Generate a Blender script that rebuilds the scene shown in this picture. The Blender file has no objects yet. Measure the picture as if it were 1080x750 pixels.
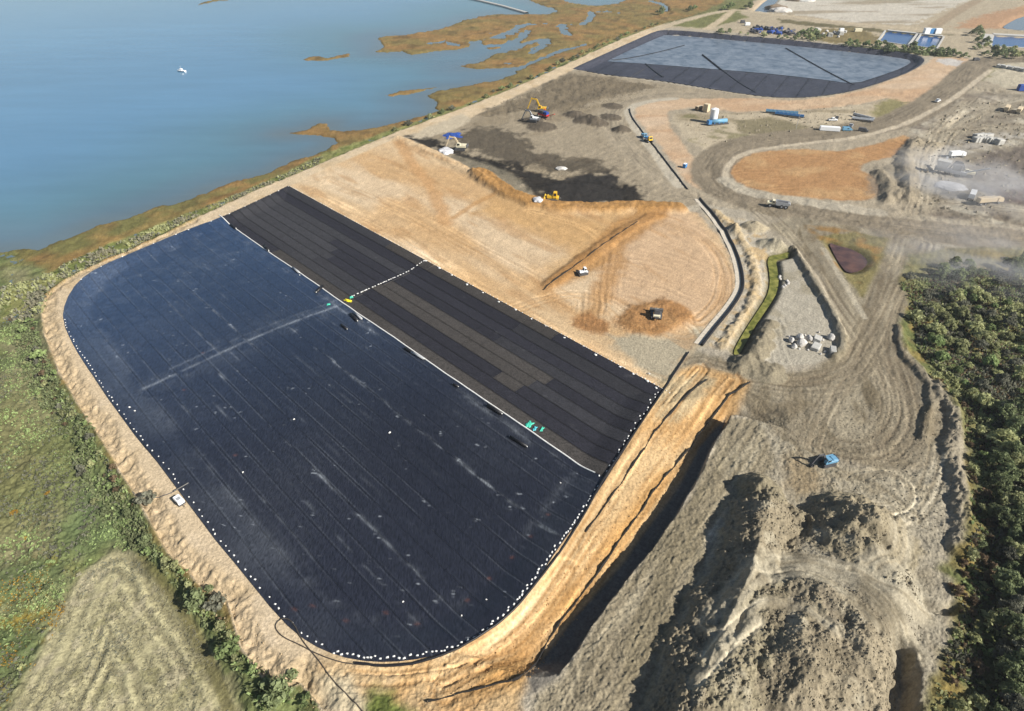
import bpy, bmesh, math, random
import numpy as np
from mathutils import Vector, Matrix

random.seed(7)
RNG = np.random.RandomState(11)
SC = bpy.context.scene
COL = SC.collection
R = math.radians

# ------------------------------------------------------------------ camera
FOC, TANP, CAMH = 650.0, 497 / 650.0, 115.0
PIT = math.atan(TANP)
cam_d = bpy.data.cameras.new('camera')
cam = bpy.data.objects.new('camera', cam_d)
COL.objects.link(cam)
cam.location = (0, 0, CAMH)
cam.rotation_euler = (math.pi / 2 - PIT, 0, 0)
cam_d.sensor_width = 36
cam_d.lens = 36 * FOC / 1080
cam_d.clip_start = 1
cam_d.clip_end = 30000
SC.camera = cam

# ------------------------------------------------------------------ light
SUN_EL = 35.0
SUN_V = Vector((0.87, -0.50))            # where the sun stands, seen from above
SUN_V.normalize()
world = bpy.data.worlds.new('World')
SC.world = world
world.use_nodes = True
wn = world.node_tree
bg = wn.nodes['Background']
sky = wn.nodes.new('ShaderNodeTexSky')
sky.sky_type = 'NISHITA'
sky.sun_disc = False
sky.sun_elevation = R(SUN_EL)
sky.sun_rotation = math.atan2(SUN_V.x, SUN_V.y)
sky.air_density = 1.0
sky.dust_density = 0.6
wn.links.new(sky.outputs[0], bg.inputs[0])
bg.inputs[1].default_value = 0.052
sun_d = bpy.data.lights.new('sun', 'SUN')
sun_d.energy = 5.0
sun_d.angle = R(0.53)
sun_d.color = (1.0, 0.95, 0.87)
sun = bpy.data.objects.new('sun', sun_d)
COL.objects.link(sun)
sv = Vector((SUN_V.x * math.cos(R(SUN_EL)), SUN_V.y * math.cos(R(SUN_EL)), math.sin(R(SUN_EL))))
sun.rotation_euler = sv.to_track_quat('Z', 'Y').to_euler()
SC.view_settings.view_transform = 'Standard'
SC.view_settings.look = 'None'
SC.view_settings.gamma = 1
SC.view_settings.exposure = 0.84
SC.cycles.max_bounces = 5
SC.cycles.volume_bounces = 0
SC.cycles.use_denoising = True

# ------------------------------------------------------------------ helpers: survey of the photograph
def at(px, py, z=0.0):
    """photo pixel (1080x750) -> point on the level z"""
    u = (px - 540) / FOC; v = (375 - py) / FOC
    dx, dy, dz = u, math.cos(PIT) + v * math.sin(PIT), -math.sin(PIT) + v * math.cos(PIT)
    t = (CAMH - z) / -dz
    return (t * dx, t * dy)

def P(pts, z=0.0):
    return np.array([at(a, b, z) for a, b in pts], dtype=np.float64)

def smooth_line(Q, closed=False, k=2):
    """Chaikin corner cutting"""
    Q = np.asarray(Q, float)
    for _ in range(k):
        if closed:
            N = np.roll(Q, -1, 0)
            Q = np.stack([Q * .75 + N * .25, Q * .25 + N * .75], 1).reshape(-1, 2)
        else:
            A, B = Q[:-1], Q[1:]
            M = np.stack([A * .75 + B * .25, A * .25 + B * .75], 1).reshape(-1, 2)
            Q = np.vstack([Q[:1], M[1:-1], Q[-1:]])
    return Q

TAB = RNG.rand(8, 256, 256).astype(np.float32)
def vn(x, y, seed=0):
    xf = np.floor(x); yf = np.floor(y)
    fx = (x - xf).astype(np.float32); fy = (y - yf).astype(np.float32)
    xi = xf.astype(np.int32) & 255; yi = yf.astype(np.int32) & 255
    xj = (xi + 1) & 255; yj = (yi + 1) & 255
    T = TAB[seed % 8]
    fx = fx * fx * (3 - 2 * fx); fy = fy * fy * (3 - 2 * fy)
    a = T[xi, yi] * (1 - fx) + T[xj, yi] * fx
    b = T[xi, yj] * (1 - fx) + T[xj, yj] * fx
    return (a * (1 - fy) + b * fy) * 2 - 1

def fbm(x, y, wl, octs=3, seed=0, rough=.5):
    r = 0; amp = 1; tot = 0; f = 1.0 / wl
    for o in range(octs):
        c, s = math.cos(o * 1.1 + seed), math.sin(o * 1.1 + seed)
        r = r + amp * vn((x * c - y * s) * f + 17.3 * o + seed * 5.1, (x * s + y * c) * f + 9.7 * o, seed + o)
        tot += amp; amp *= rough; f *= 2.03
    return r / tot

def sst(a, b, v):
    t = np.clip((v - a) / (b - a), 0, 1)
    return t * t * (3 - 2 * t)

def seg_dist(Q, x, y, closed):
    """distance to polyline, signed side (left +), arc length"""
    n = len(Q) if closed else len(Q) - 1
    best = np.full(x.shape, 1e18); side = np.zeros(x.shape); arc = np.zeros(x.shape); s0 = 0.0
    for i in range(n):
        ax, ay = Q[i]; bx, by = Q[(i + 1) % len(Q)]
        ex, ey = bx - ax, by - ay; L2 = ex * ex + ey * ey
        if L2 < 1e-9: continue
        L = math.sqrt(L2)
        t = np.clip(((x - ax) * ex + (y - ay) * ey) / L2, 0, 1)
        dx = x - ax - t * ex; dy = y - ay - t * ey
        d2 = dx * dx + dy * dy
        m = d2 < best
        best = np.where(m, d2, best)
        side = np.where(m, np.sign(ex * (y - ay) - ey * (x - ax)), side)
        arc = np.where(m, s0 + t * L, arc)
        s0 += L
    return np.sqrt(best), side, arc

def inside(Q, x, y):
    r = np.zeros(x.shape, bool)
    n = len(Q)
    for i in range(n):
        ax, ay = Q[i]; bx, by = Q[(i + 1) % n]
        if ay == by: continue
        c = ((ay > y) != (by > y)) & (x < (bx - ax) * (y - ay) / (by - ay) + ax)
        r ^= c
    return r

class Field:
    """height, colour and kind of ground over arrays of points"""
    def __init__(self, x, y):
        self.x = x; self.y = y
        n = len(x)
        self.z = np.zeros(n); self.c = np.zeros((n, 3)); self.k = np.zeros(n, np.int16)
        self.g = np.zeros(n)               # 1 where plants cover the soil
        self.track = np.zeros(n)
        self.r = np.zeros(n)               # roughness of the relief, metres
        self.n1 = fbm(x, y, 1.7, 3, 1); self.n5 = fbm(x, y, 6, 3, 2)
        self.n20 = fbm(x, y, 24, 3, 3); self.n80 = fbm(x, y, 90, 3, 4)
    def box(self, Q, pad):
        a = Q.min(0) - pad; b = Q.max(0) + pad
        return np.nonzero((self.x > a[0]) & (self.x < b[0]) & (self.y > a[1]) & (self.y < b[1]))[0]
    def sd(self, Q, pad):
        i = self.box(Q, pad)
        x, y = self.x[i], self.y[i]
        d, _, _ = seg_dist(Q, x, y, True)
        return i, np.where(inside(Q, x, y), -d, d)
    def mask(self, Q, soft=1.0, warp=0.0):
        i, d = self.sd(Q, soft + warp * 1.5 + 1)
        if warp:
            far = 1 + self.y[i] / 400
            d = d + warp * (self.n5[i] * .7 + self.n1[i] * .3) * np.minimum(far, 3)
        return i, sst(soft / 2, -soft / 2, d), d
    def paint(self, Q, col, soft=1.0, warp=0.6, kind=None, green=None, rough=None, amt=1.0):
        i, m, d = self.mask(Q, soft, warp)
        mm = (m * amt)[:, None]
        self.c[i] = self.c[i] * (1 - mm) + np.array(col) * mm
        if kind is not None: self.k[i] = np.where(m > .5, kind, self.k[i])
        if green is not None: self.g[i] = self.g[i] * (1 - m) + green * m
        if rough is not None: self.r[i] = self.r[i] * (1 - m) + rough * m
        return i, m, d
    def tint(self, Q, col, amt, wl, lo=.0, hi=.5, soft=4, seed=5, stretch=None):
        """patches of another soil inside the outline"""
        i, m, d = self.mask(Q, soft, 0)
        x, y = self.x[i], self.y[i]
        if stretch:
            a, k = stretch
            c, s = math.cos(a), math.sin(a)
            x, y = (x * c + y * s) / k, (-x * s + y * c)
        m = m * sst(lo, hi, fbm(x, y, wl, 3, seed)) * amt
        self.c[i] = self.c[i] * (1 - m[:, None]) + np.array(col) * m[:, None]
    def stripes(self, Q, period, amt, depth=0., ang=None, centre=None, col=None, seed=3, soft=3):
        """scraper and dozer passes: parallel bands, straight, round a centre or following the outline"""
        i, m, d = self.mask(Q, soft, 0)
        x, y = self.x[i], self.y[i]
        if centre is not None:
            u = np.hypot(x - centre[0], (y - centre[1]))
        elif ang is not None:
            u = -x * math.sin(ang) + y * math.cos(ang)
        else: u = -d
        u = u + self.n5[i] * period * .35 + self.n20[i] * period * .8
        per = np.maximum(period, y * .0105)
        w = np.sin(u / per * 2 * math.pi) * .6 + np.sin(u / per * 4.7 + 2) * .4
        w = w * (0.35 + .65 * sst(-.4, .3, fbm(x, y, period * 7, 2, seed)))
        a = (w * m * amt)[:, None]
        if col is None: self.c[i] = self.c[i] * (1 + a)
        else:
            a = np.clip(a, 0, 1); self.c[i] = self.c[i] * (1 - a) + np.array(col) * a
        self.z[i] += w * m * depth
    def path(self, Q, pad):
        i = self.box(Q, pad)
        d, s, a = seg_dist(Q, self.x[i], self.y[i], False)
        k = d < pad
        return i[k], d[k], s[k], a[k]
    def road(self, Q, half, col, soft=1.5, warp=.5, kind=None, ruts=0, rutcol=None, rutamt=.35, depth=.05, amt=1.0, green=0, rough=None):
        Q = smooth_line(Q)
        i, d, s, a = self.path(Q, half + soft + warp * 2 + 1)
        dd = d + warp * (self.n5[i])
        m = sst(half + soft / 2, half - soft / 2, dd)
        if col is not None:
            mm = (m * amt)[:, None]
            self.c[i] = self.c[i] * (1 - mm) + np.array(col) * mm
        if kind is not None: self.k[i] = np.where(m > .5, kind, self.k[i])
        if green is not None: self.g[i] *= (1 - m)
        if rough is not None: self.r[i] = self.r[i] * (1 - m) + rough * m
        t = d * s
        rs = random.Random(int(abs(Q[0][0] * 13 + Q[0][1])))
        for j in range(ruts):
            o = rs.uniform(-.85, .85) * half; wd = rs.uniform(.18, .42) * (1 + self.y[i] / 350)
            wav = o + fbm(a, a * 0 + j * 7.7, 26, 2, j) * half * .22
            g = np.exp(-((t - wav) / wd) ** 2) + np.exp(-((t - wav - 2.4) / wd) ** 2)
            g = g * sst(-.3, .4, vn(a / 16 + j * 3.1, a * 0 + j, j)) * m
            dark = rs.random() < .6
            k = 1 - rutamt * g if dark else 1 + rutamt * .7 * g
            if rutcol is not None and dark:
                q = (rutamt * g)[:, None]; self.c[i] = self.c[i] * (1 - q) + np.array(rutcol) * q
            else: self.c[i] = self.c[i] * k[:, None]
            self.z[i] -= g * depth
        return i, m, d, s, a
    def mound(self, cx, cy, h, rad, flat=0.0, col=None, el=(1, 1, 0), noise=.25, kind=None, slope=None):
        rr = rad * 1.6
        i = np.nonzero((abs(self.x - cx) < rr * max(el[:2])) & (abs(self.y - cy) < rr * max(el[:2])))[0]
        x = self.x[i] - cx; y = self.y[i] - cy
        c, s = math.cos(el[2]), math.sin(el[2])
        u = (x * c + y * s) / el[0]; v = (-x * s + y * c) / el[1]
        d = np.hypot(u, v) + noise * rad * (self.n5[i] * .7 + self.n1[i] * .35)
        hh = h * np.clip((1 - d / rad), 0, 1 - flat) / (1 - flat)
        self.z[i] += hh
        m = sst(0, .12, hh / h)
        if col is not None:
            self.c[i] = self.c[i] * (1 - m[:, None]) + np.array(col) * m[:, None]
            self.g[i] *= (1 - m)
        if kind is not None: self.k[i] = np.where(hh > .07 * h, kind, self.k[i])
        return i, m

KALB = 0.60
def S(r, g, b, k=KALB):
    f = lambda u: (u / 255 / 12.92) if u <= 10 else ((u / 255 + .055) / 1.055) ** 2.4
    return (f(r) * k, f(g) * k, f(b) * k)

# kinds of ground
KN = ['ground', 'marsh', 'meadow', 'mown_field', 'berm_road', 'clay_bank', 'clay_floor', 'mud_yard', 'haul_road',
      'spoil_ground', 'forest_floor', 'ditch', 'sand_flat', 'liner_bed', 'clay_pad', 'reed_bank',
      'spoil_heap', 'rubble_heap', 'grey_heap', 'ash_heap', 'clay_heap', 'mud_heap', 'pond_bank', 'far_clay']
(GROUND, MARSH, MEADOW, MOWN, BERM, BANK, CLAY, MUD, HAUL, SPOIL, FOREST, DITCH, FLAT, BED, PAD, REED,
 H1, H2, H3, H4, H5, H6, PBANK, FARCLAY) = range(len(KN))

MZ = -3.1          # marsh level
SEA = -3.5
BASIN = -1.5       # floor of the lined cell

# ------------------------------------------------------------------ outlines (photo survey)
OUTER = P([(420, 900), (385, 800), (345, 752), (317, 719), (293, 729), (277, 713), (253, 680), (247, 657), (240, 633), (213, 621), (200, 603),
           (177, 583), (167, 567), (150, 533), (127, 497), (107, 463), (83, 427), (63, 393), (47, 353), (43, 325),
           (50, 308), (73, 291), (100, 279), (140, 262), (160, 253), (200, 233), (267, 202), (360, 163), (423, 137),
           (493, 112), (543, 92), (600, 66), (660, 39), (693, 27), (720, 19), (755, 9), (790, 2), (840, -12), (900, -60)])
SITE = np.vstack([OUTER, P([(3000, -85), (3000, 1400), (500, 1400)])])
SHORE = P([(-1500, 380), (-300, 300), (-60, 268), (0, 264), (40, 262), (73, 250), (100, 238), (133, 230), (167, 218), (187, 213), (217, 203),
           (243, 192), (283, 181), (307, 169), (322, 166), (337, 160), (352, 152), (350, 146), (333, 143), (312, 143), (296, 141),
           (320, 137), (336, 130), (348, 130), (350, 137), (362, 138), (380, 137), (407, 132), (435, 124), (460, 117), (457, 107),
           (450, 102), (460, 96), (493, 90), (520, 85), (542, 79), (547, 71), (520, 73), (493, 73), (483, 70), (503, 66), (516, 61),
           (522, 55), (532, 56), (540, 52), (550, 47), (547, 44), (535, 43), (533, 37), (546, 31), (556, 25), (548, 27), (536, 33), (520, 39), (507, 43), (497, 44),
           (495, 50), (482, 53), (470, 53), (450, 56), (433, 58), (423, 55), (408, 56), (394, 55), (402, 50), (400, 45), (397, 40),
           (410, 37), (427, 37), (445, 33), (462, 31), (475, 27), (487, 22), (498, 19), (507, 17), (525, 15), (547, 15),
           (565, 15), (578, 15), (588, 12), (583, 9), (571, 6), (558, 1), (555, -6), (575, -8), (600, 2), (625, 6), (650, 4), (670, -6), (900, -40), (1500, -60), (3000, -88),
           (3000, 1500), (-3000, 1500), (-3000, 600)], SEA)
ISLES = [P(q, SEA) for q in ([(318, 63), (330, 58.5), (345, 60.5), (368, 56), (370, 60), (345, 64), (324, 65)],
                             [(401, 101), (420, 96), (462, 91), (464, 93), (440, 98), (412, 103)],
                             [(505, 44), (512, 41), (535, 40), (538, 43), (530, 47), (510, 48)],
                             [(510, 50), (528, 49), (530, 52), (515, 53)],
                             [(208, 6), (222, 3), (232, 1), (248, 0), (250, -3), (228, -1), (212, 3)])]
CREEKS = [(P([(557, 25), (546, 31), (537, 37)], SEA), 4), (P([(540, 52), (560, 44), (570, 42), (578, 46)], SEA), 5),
          (P([(560, 52), (572, 48), (562, 56)], SEA), 4), (P([(614, 26), (620, 22), (625, 17), (623, 13)], SEA), 5),
          (P([(590, 28), (597, 35), (600, 37)], SEA), 3.5), (P([(548, 72), (566, 64), (590, 54), (615, 48), (640, 40)], SEA), 2.6),
          (P([(705, 15), (704, 9), (697, 4), (685, 1)], SEA), 3.5), (P([(522, 56), (535, 50), (548, 42), (556, 33)], SEA), 6),
          (P([(455, 46), (470, 44), (482, 48)], SEA), 3), (P([(596, 30), (592, 26)], SEA), 4), (P([(575, 42), (572, 47)], SEA), 6),
          (P([(624, 13), (640, 12), (655, 14)], SEA), 1.5), (P([(545, 27), (575, 25), (600, 26), (614, 25)], SEA), 1.2)]
BLUE = smooth_line(P([(233, 230), (205, 240), (180, 250), (133, 270), (103, 283), (83, 297), (70, 318), (67, 338), (80, 367), (100, 397), (127, 437),
                      (147, 463), (177, 498), (200, 530), (227, 567), (253, 597), (277, 627), (300, 655), (327, 677), (358, 691),
                      (393, 697), (430, 696), (470, 687), (503, 673), (527, 653), (549, 632), (568, 607), (587, 578), (609, 548),
                      (633, 513), (630, 503)]), True, 1)
CELL = smooth_line(P([(304, 196.5), (304, 196.5), (304, 196.5), (270, 213), (233, 230), (205, 240), (180, 250), (133, 270), (103, 283), (83, 297), (70, 318), (67, 338), (80, 367), (100, 397), (127, 437),
                      (147, 463), (177, 498), (200, 530), (227, 567), (253, 597), (277, 627), (300, 655), (327, 677), (358, 691),
                      (393, 697), (430, 696), (470, 687), (503, 673), (527, 653), (549, 632), (568, 607), (587, 578), (609, 548),
                      (633, 513), (650, 486), (697.5, 411.5), (697.5, 411.5), (697.5, 411.5), (600, 359.5), (450, 277)]), True, 1)
FARCELL = smooth_line(P([(604.5, 72.5), (604.5, 72.5), (604.5, 72.5), (650, 52), (690, 33), (706, 31.5), (760, 36), (840, 43), (900, 49.5), (950, 55), (970, 59), (976, 65), (962, 74.5),
                         (935, 85), (900, 96), (862, 102), (828, 103.5), (790, 100), (740, 92), (690, 84), (640, 79)]), True, 1)
CLAYP = P([(305, 197), (335, 182), (423, 144), (440, 152), (455, 158), (470, 165), (487, 174), (505, 184), (523, 197), (545, 208), (575, 217), (620, 219),
           (660, 217), (710, 221), (735, 225), (748, 238), (760, 252), (770, 270), (776, 292), (775, 315), (763, 335), (745, 350), (732, 366),
           (715, 387), (698, 413), (600, 360), (450, 277)])
MUDP = P([(423, 144), (483, 132), (493, 126), (547, 100), (600, 76), (612, 74), (640, 80), (700, 87), (745, 95), (800, 103), (760, 104), (700, 104), (676, 106),
          (664, 113), (666, 127), (688, 150), (718, 190), (728, 203), (735, 216), (712, 222), (660, 219), (620, 221), (575, 219), (545, 210), (523, 198), (470, 167)])
PADP = smooth_line(P([(770, 180), (779, 168), (800, 160), (840, 157), (882, 160), (912, 155), (935, 148), (960, 142), (957, 155), (940, 166), (912, 171), (905, 178),
                      (920, 185), (929, 195), (927, 208), (900, 213), (860, 209), (820, 205), (790, 198), (775, 190)]), True, 1)
FCLAY = P([(668, 107), (690, 104), (740, 102), (800, 104), (830, 106), (865, 104), (905, 96), (940, 85), (976, 68), (985, 61), (1012, 60), (1024, 63), (1012, 75), (1004, 88), (985, 100),
           (960, 112), (935, 104), (905, 110), (870, 114), (837, 116), (777, 118), (725, 113), (705, 118), (703, 128), (718, 150), (735, 172), (742, 200), (728, 196), (705, 165),
           (685, 140), (670, 124)])
BAND1 = P([(790, 405), (765, 425), (745, 448), (722, 480), (703, 502), (680, 533), (662, 558), (647, 580), (632, 602), (617, 623), (605, 641), (593, 657), (582, 670),
            (573, 684), (565, 700), (553, 713), (543, 718), (522, 722), (493, 730), (470, 735), (450, 742)], -3.0)
LEDGE = P([(766, 440), (737, 471), (720, 507), (707, 527), (683, 557), (660, 590), (637, 617), (607, 650), (573, 693), (553, 722)], -4.6)
REDGE = P([(766, 440), (752, 462), (730, 508), (715, 533), (688, 569), (667, 596), (637, 632), (617, 661), (600, 690), (585, 714), (562, 730)], .2)
DITCHP = np.vstack([LEDGE, REDGE[::-1]])
STRIPP = P([(768, 440), (800, 440), (820, 470), (822, 500), (800, 515), (770, 535), (745, 560), (745, 600), (700, 690), (690, 760), (560, 760), (566, 733), (593, 717), (607, 693), (623, 663), (643, 633), (673, 597),
            (693, 570), (720, 533), (735, 508), (757, 462)], .4)
MEADOWP = P([(-900, 330), (-60, 280), (0, 264), (60, 290), (45, 325), (60, 393), (107, 463), (177, 583), (253, 680), (345, 752), (420, 900), (300, 1500), (-2000, 1500)], MZ)
MOWNP = smooth_line(P([(-250, 1150), (-20, 800), (7, 750), (33, 707), (60, 650), (85, 607), (108, 588), (133, 580), (153, 593), (175, 620), (203, 655), (228, 697), (250, 745), (278, 800), (420, 1150)], MZ), True, 2)
REEDP = P([(0, 300), (40, 292), (75, 272), (130, 248), (200, 222), (290, 185), (340, 160), (420, 133), (490, 108), (540, 90), (600, 62), (660, 36), (700, 24), (725, 18), (660, 42), (600, 70),
           (493, 117), (423, 143), (360, 168), (267, 207), (200, 237), (160, 256), (140, 265), (100, 283), (73, 296), (52, 310), (45, 330), (0, 335)], -2)
FORESTP = P([(960, 268), (1000, 262), (1090, 262), (3000, 262), (3000, 1500), (985, 800), (975, 750), (988, 715), (1000, 680), (1005, 640), (1003, 610), (985, 600), (998, 585),
             (1016, 575), (1020, 520), (1018, 470), (1010, 435), (985, 400), (955, 372), (948, 345), (958, 315), (950, 295)])
MOLIVE = S(92, 100, 60)

def terrain(x, y):
    F = Field(np.asarray(x, float), np.asarray(y, float))
    n = len(F.x)
    F.c[:] = S(181, 171, 152)
    F.r[:] = .2
    x, y = F.x, F.y
    # ---- outside the site: marsh, meadow, sea bed
    d, _, _ = seg_dist(SITE, x, y, True)
    sd = np.where(inside(SITE, x, y), -d, d)
    sdw = sd + F.n5 * 1.0 + F.n1 * .4
    out = sst(-.4, .4, sdw)
    F.z += (MZ + .25 * F.n20 + .1 * F.n5) * sst(-1, 7, sd)
    o = out[:, None]
    mc = np.array(S(156, 124, 78)); mg = np.array(S(138, 122, 76))
    t = sst(-.3, .35, F.n20 + .4 * F.n80)[:, None]
    F.c = F.c * (1 - o) + (mc * (1 - t) + mg * t) * o
    F.k[out > .5] = MARSH
    F.g = np.maximum(F.g, out * .6)
    for dark, sgn, wl in ((S(92, 78, 52), 1, 9), (S(170, 136, 84), -1, 14)):
        mk = out * sst(.15, .5, fbm(x, y, wl, 3, 6 + sgn)) * .55
        F.c = F.c * (1 - mk[:, None]) + np.array(dark) * mk[:, None]
    # meadow to the left
    i, m, d = F.mask(MEADOWP, 6, 4)
    m = m * out[i]
    mead = np.array(S(118, 126, 80))[None] * (1 + .25 * F.n20[i] + .22 * F.n5[i])[:, None]
    F.c[i] = F.c[i] * (1 - m[:, None]) + mead * m[:, None]
    F.g[i] = np.maximum(F.g[i], m); F.k[i] = np.where((m > .5) & (out[i] > .5), MEADOW, F.k[i])
    F.r[i] = F.r[i] * (1 - m) + .55 * m
    F.tint(MEADOWP, S(152, 146, 112), .75, 22, .05, .4, seed=1)
    F.tint(MEADOWP, S(104, 118, 76), .8, 12, .1, .45, seed=2)
    F.tint(MEADOWP, S(128, 118, 96), .6, 7, .25, .6, seed=7)
    Q = P([(0, 610), (60, 590), (70, 640), (40, 700), (10, 740), (-60, 780), (-60, 640)], MZ)
    F.tint(Q, S(176, 148, 62), .6, 4, .05, .45, seed=4, soft=12)
    Q = P([(-100, 400), (30, 410), (60, 480), (50, 560), (-20, 600), (-100, 560)], MZ)
    F.tint(Q, S(128, 126, 84), .8, 30, -.5, .3, seed=3, soft=20)
    Q = P([(95, 500), (130, 520), (165, 570), (180, 600), (150, 585), (110, 575), (80, 590), (60, 560)], MZ)
    F.tint(Q, S(108, 124, 84), .8, 8, -.6, .2, seed=6, soft=8)
    # reed bank beside the crest
    i, m, d = F.paint(REEDP, S(146, 146, 92), 3, 1.5, REED, 1, .5)
    F.tint(REEDP, S(104, 116, 62), .8, 5, 0, .4, seed=3, soft=1)
    Q = P([(0, 262), (75, 250), (140, 228), (220, 204), (300, 175), (350, 152), (350, 165), (250, 200), (150, 238), (60, 272), (0, 285)], MZ)
    F.tint(Q, S(118, 118, 72), .8, 10, -.6, .2, seed=2, soft=3)
    # mown field
    i, m, d = F.paint(MOWNP, S(184, 176, 138), 2.0, .8, MOWN, .7, .1)
    F.stripes(MOWNP, 2.5, .30, .2)
    F.tint(MOWNP, S(188, 178, 148), .7, 2.2, .1, .5, seed=2, soft=1)
    F.tint(MOWNP, S(134, 130, 90), .55, 3.5, .15, .55, seed=5, soft=1)
    Q = P([(133, 580), (175, 615), (205, 650), (232, 700), (252, 748), (238, 748), (205, 690), (185, 655), (160, 620)], MZ)
    F.paint(Q, S(128, 122, 84), 3, 1.0, amt=.6)
    i, m, d, s, a = F.road(P([(150, 588), (178, 622), (202, 660), (225, 705), (245, 760)], MZ), 1.0, S(120, 114, 72), 1, .3, amt=.7, green=None)
    # sea bed
    d, _, _ = seg_dist(SHORE, x, y, True)
    ss = np.where(inside(SHORE, x, y), -d, d)
    for Q in ISLES:
        i, di = F.sd(Q, 60)
        ss[i] = np.minimum(ss[i], di)
    for Q, w in CREEKS:
        i, dd, s_, a_ = F.path(Q, w * 3)
        ss[i] = np.maximum(ss[i], (w * .5 * (1 + .5 * F.n5[i]) - dd))
    ss = ss + (F.n5 * 1.2 + F.n1 * .5) * np.minimum(1 + y / 300, 2.5) * sst(40, 0, abs(ss))
    sea = sst(-2.5, 2.0, ss)
    F.z = F.z * (1 - sea) + (-5.2) * sea
    wet = sst(-6, 0, ss) * sst(3, 0, ss) * out
    F.c = F.c * (1 - .45 * wet[:, None]) + np.array(S(120, 104, 60)) * .45 * wet[:, None]
    F.ss = ss
    # marsh relief
    F.z += out * (1 - sea) * (F.n1 * .12 + sst(.2, .6, fbm(x, y, 5, 2, 1)) * .25)

    # ---- crest road round the cell (sand)
    CREST = np.vstack([OUTER[:-4], P([(720, 24), (690, 34), (606, 73), (600, 77), (547, 101), (493, 127), (425, 146), (335, 184), (305, 198), (233, 231), (180, 251), (133, 271), (103, 284),
                                (70, 320), (100, 397), (177, 498), (253, 597), (327, 677), (393, 697), (470, 688), (549, 632), (609, 548), (650, 486), (697, 412), (715, 395), (730, 372),
                                (765, 395), (755, 420), (700, 505), (650, 575), (590, 660), (545, 722), (500, 800)])])
    F.paint(CREST, S(222, 200, 166), 1.2, .5, BERM, 0, .06)
    F.tint(CREST, S(198, 172, 132), .6, 9, 0, .5, seed=2, soft=1)
    F.tint(CREST, S(226, 206, 176), .6, 5, .1, .5, seed=6, soft=1)
    # slumped outer edge on the left
    i, dd, s_, a_ = F.path(OUTER[:26], 9)
    m = sst(5.2, 3.0, dd + F.n5[i] * 1.2) * (sd[i] < 0)
    F.c[i] = F.c[i] * (1 - .6 * m[:, None]) + np.array(S(204, 180, 142)) * .6 * m[:, None]
    F.z[i] += m * (-.9 * sst(5, 0, dd) + .75 * fbm(F.x[i], F.y[i], 1.8, 3, 3) + .2 * F.n1[i])

    # ---- far cell of tan earth and its surroundings
    YARD = P([(670, 100), (1090, 60), (3000, 40), (3000, 264), (1090, 264), (900, 240), (740, 215)])
    F.paint(YARD, S(176, 164, 142), 3, 1, GROUND, 0, .3)
    # top strip behind the cell
    TOPS = P([(720, 22), (760, 8), (800, -4), (900, -40), (3000, -80), (3000, 60), (1080, 62), (976, 60), (900, 47), (760, 33), (706, 29)])
    F.paint(TOPS, S(186, 172, 146), 3, 1, FLAT, 0, .15)
    F.paint(P([(800, 12), (830, -6), (1000, -8), (1025, 0), (985, 15), (960, 26), (900, 24), (850, 17)]), S(208, 200, 184), 5, 4, FLAT, 0, .1)
    F.tint(P([(800, 12), (830, -6), (1000, -8), (1025, 0), (985, 15), (960, 26), (900, 24), (850, 17)]), S(160, 146, 120), .8, 22, .05, .4, seed=5, stretch=(R(8), 4))
    F.paint(P([(700, 26), (745, 8), (770, -4), (797, -4), (790, 8), (778, 13), (790, 18), (770, 24), (745, 30), (722, 29)]), S(124, 124, 78), 4, 2, MEADOW, .8, .3)
    F.road(P([(690, 31), (720, 22), (750, 14), (775, 10), (790, 12), (830, 17), (900, 25), (960, 30), (1030, 36), (1100, 41), (1400, 50)]), 5, S(200, 184, 156), 3, 1, FLAT)
    F.road(P([(745, 31), (760, 22), (772, 12)]), 4, S(204, 186, 156), 3, 1, FLAT)
    F.paint(P([(820, 20), (860, 24), (960, 34), (1020, 37), (960, 37), (860, 28), (822, 24)]), S(116, 108, 78), 3, 2, MEADOW, .6, .4)
    F.paint(P([(850, 40), (865, 30), (905, 30), (930, 40), (925, 46), (880, 46)]), S(136, 122, 84), 5, 4, MEADOW, .6, .4)
    F.paint(P([(1005, 30), (1025, 20), (1060, 10), (1100, 2), (1500, 0), (1500, 34), (1100, 32), (1050, 30)]), S(186, 150, 116), 8, 4, FARCLAY, 0, .15)
    F.road(P([(985, 28), (1000, 18), (1020, 6), (1040, -4)]), 6, S(170, 152, 126), 3, 1, HAUL)
    F.road(P([(790, 10), (805, 0), (815, -8)]), 5, S(206, 186, 158), 3, 1, FLAT)
    F.paint(P([(880, 46), (985, 55), (1020, 62), (990, 60), (930, 53)]), S(84, 92, 52), 3, 1, MEADOW, 1, .3)
    # pinkish clay apron of the far cell
    F.paint(FCLAY, S(208, 180, 148), 3, 1.5, BANK, 0, .12)
    F.tint(FCLAY, S(200, 164, 128), .7, 12, -.1, .4, seed=2, stretch=(R(15), 3))
    F.tint(FCLAY, S(216, 192, 164), .7, 14, .1, .5, seed=5, stretch=(R(15), 3))
    F.paint(P([(988, 62), (1002, 62), (1016, 65), (1012, 70), (996, 69), (990, 66)]), S(206, 200, 192), 3, 2)
    # yards in the middle distance
    Q = P([(712, 120), (780, 119), (840, 118), (905, 112), (935, 106), (930, 128), (880, 137), (820, 142), (775, 152), (752, 162), (728, 150), (712, 132)])
    F.paint(Q, S(196, 182, 156), 4, 2, FLAT, 0, .15)
    F.tint(Q, S(150, 136, 108), .7, 12, .1, .5, seed=3, stretch=(R(-8), 3))
    F.tint(Q, S(122, 118, 78), .7, 14, .3, .55, seed=6)
    F.paint(P([(918, 118), (935, 104), (958, 108), (945, 122), (925, 130)]), S(148, 140, 98), 6, 3, green=.4)
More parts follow.
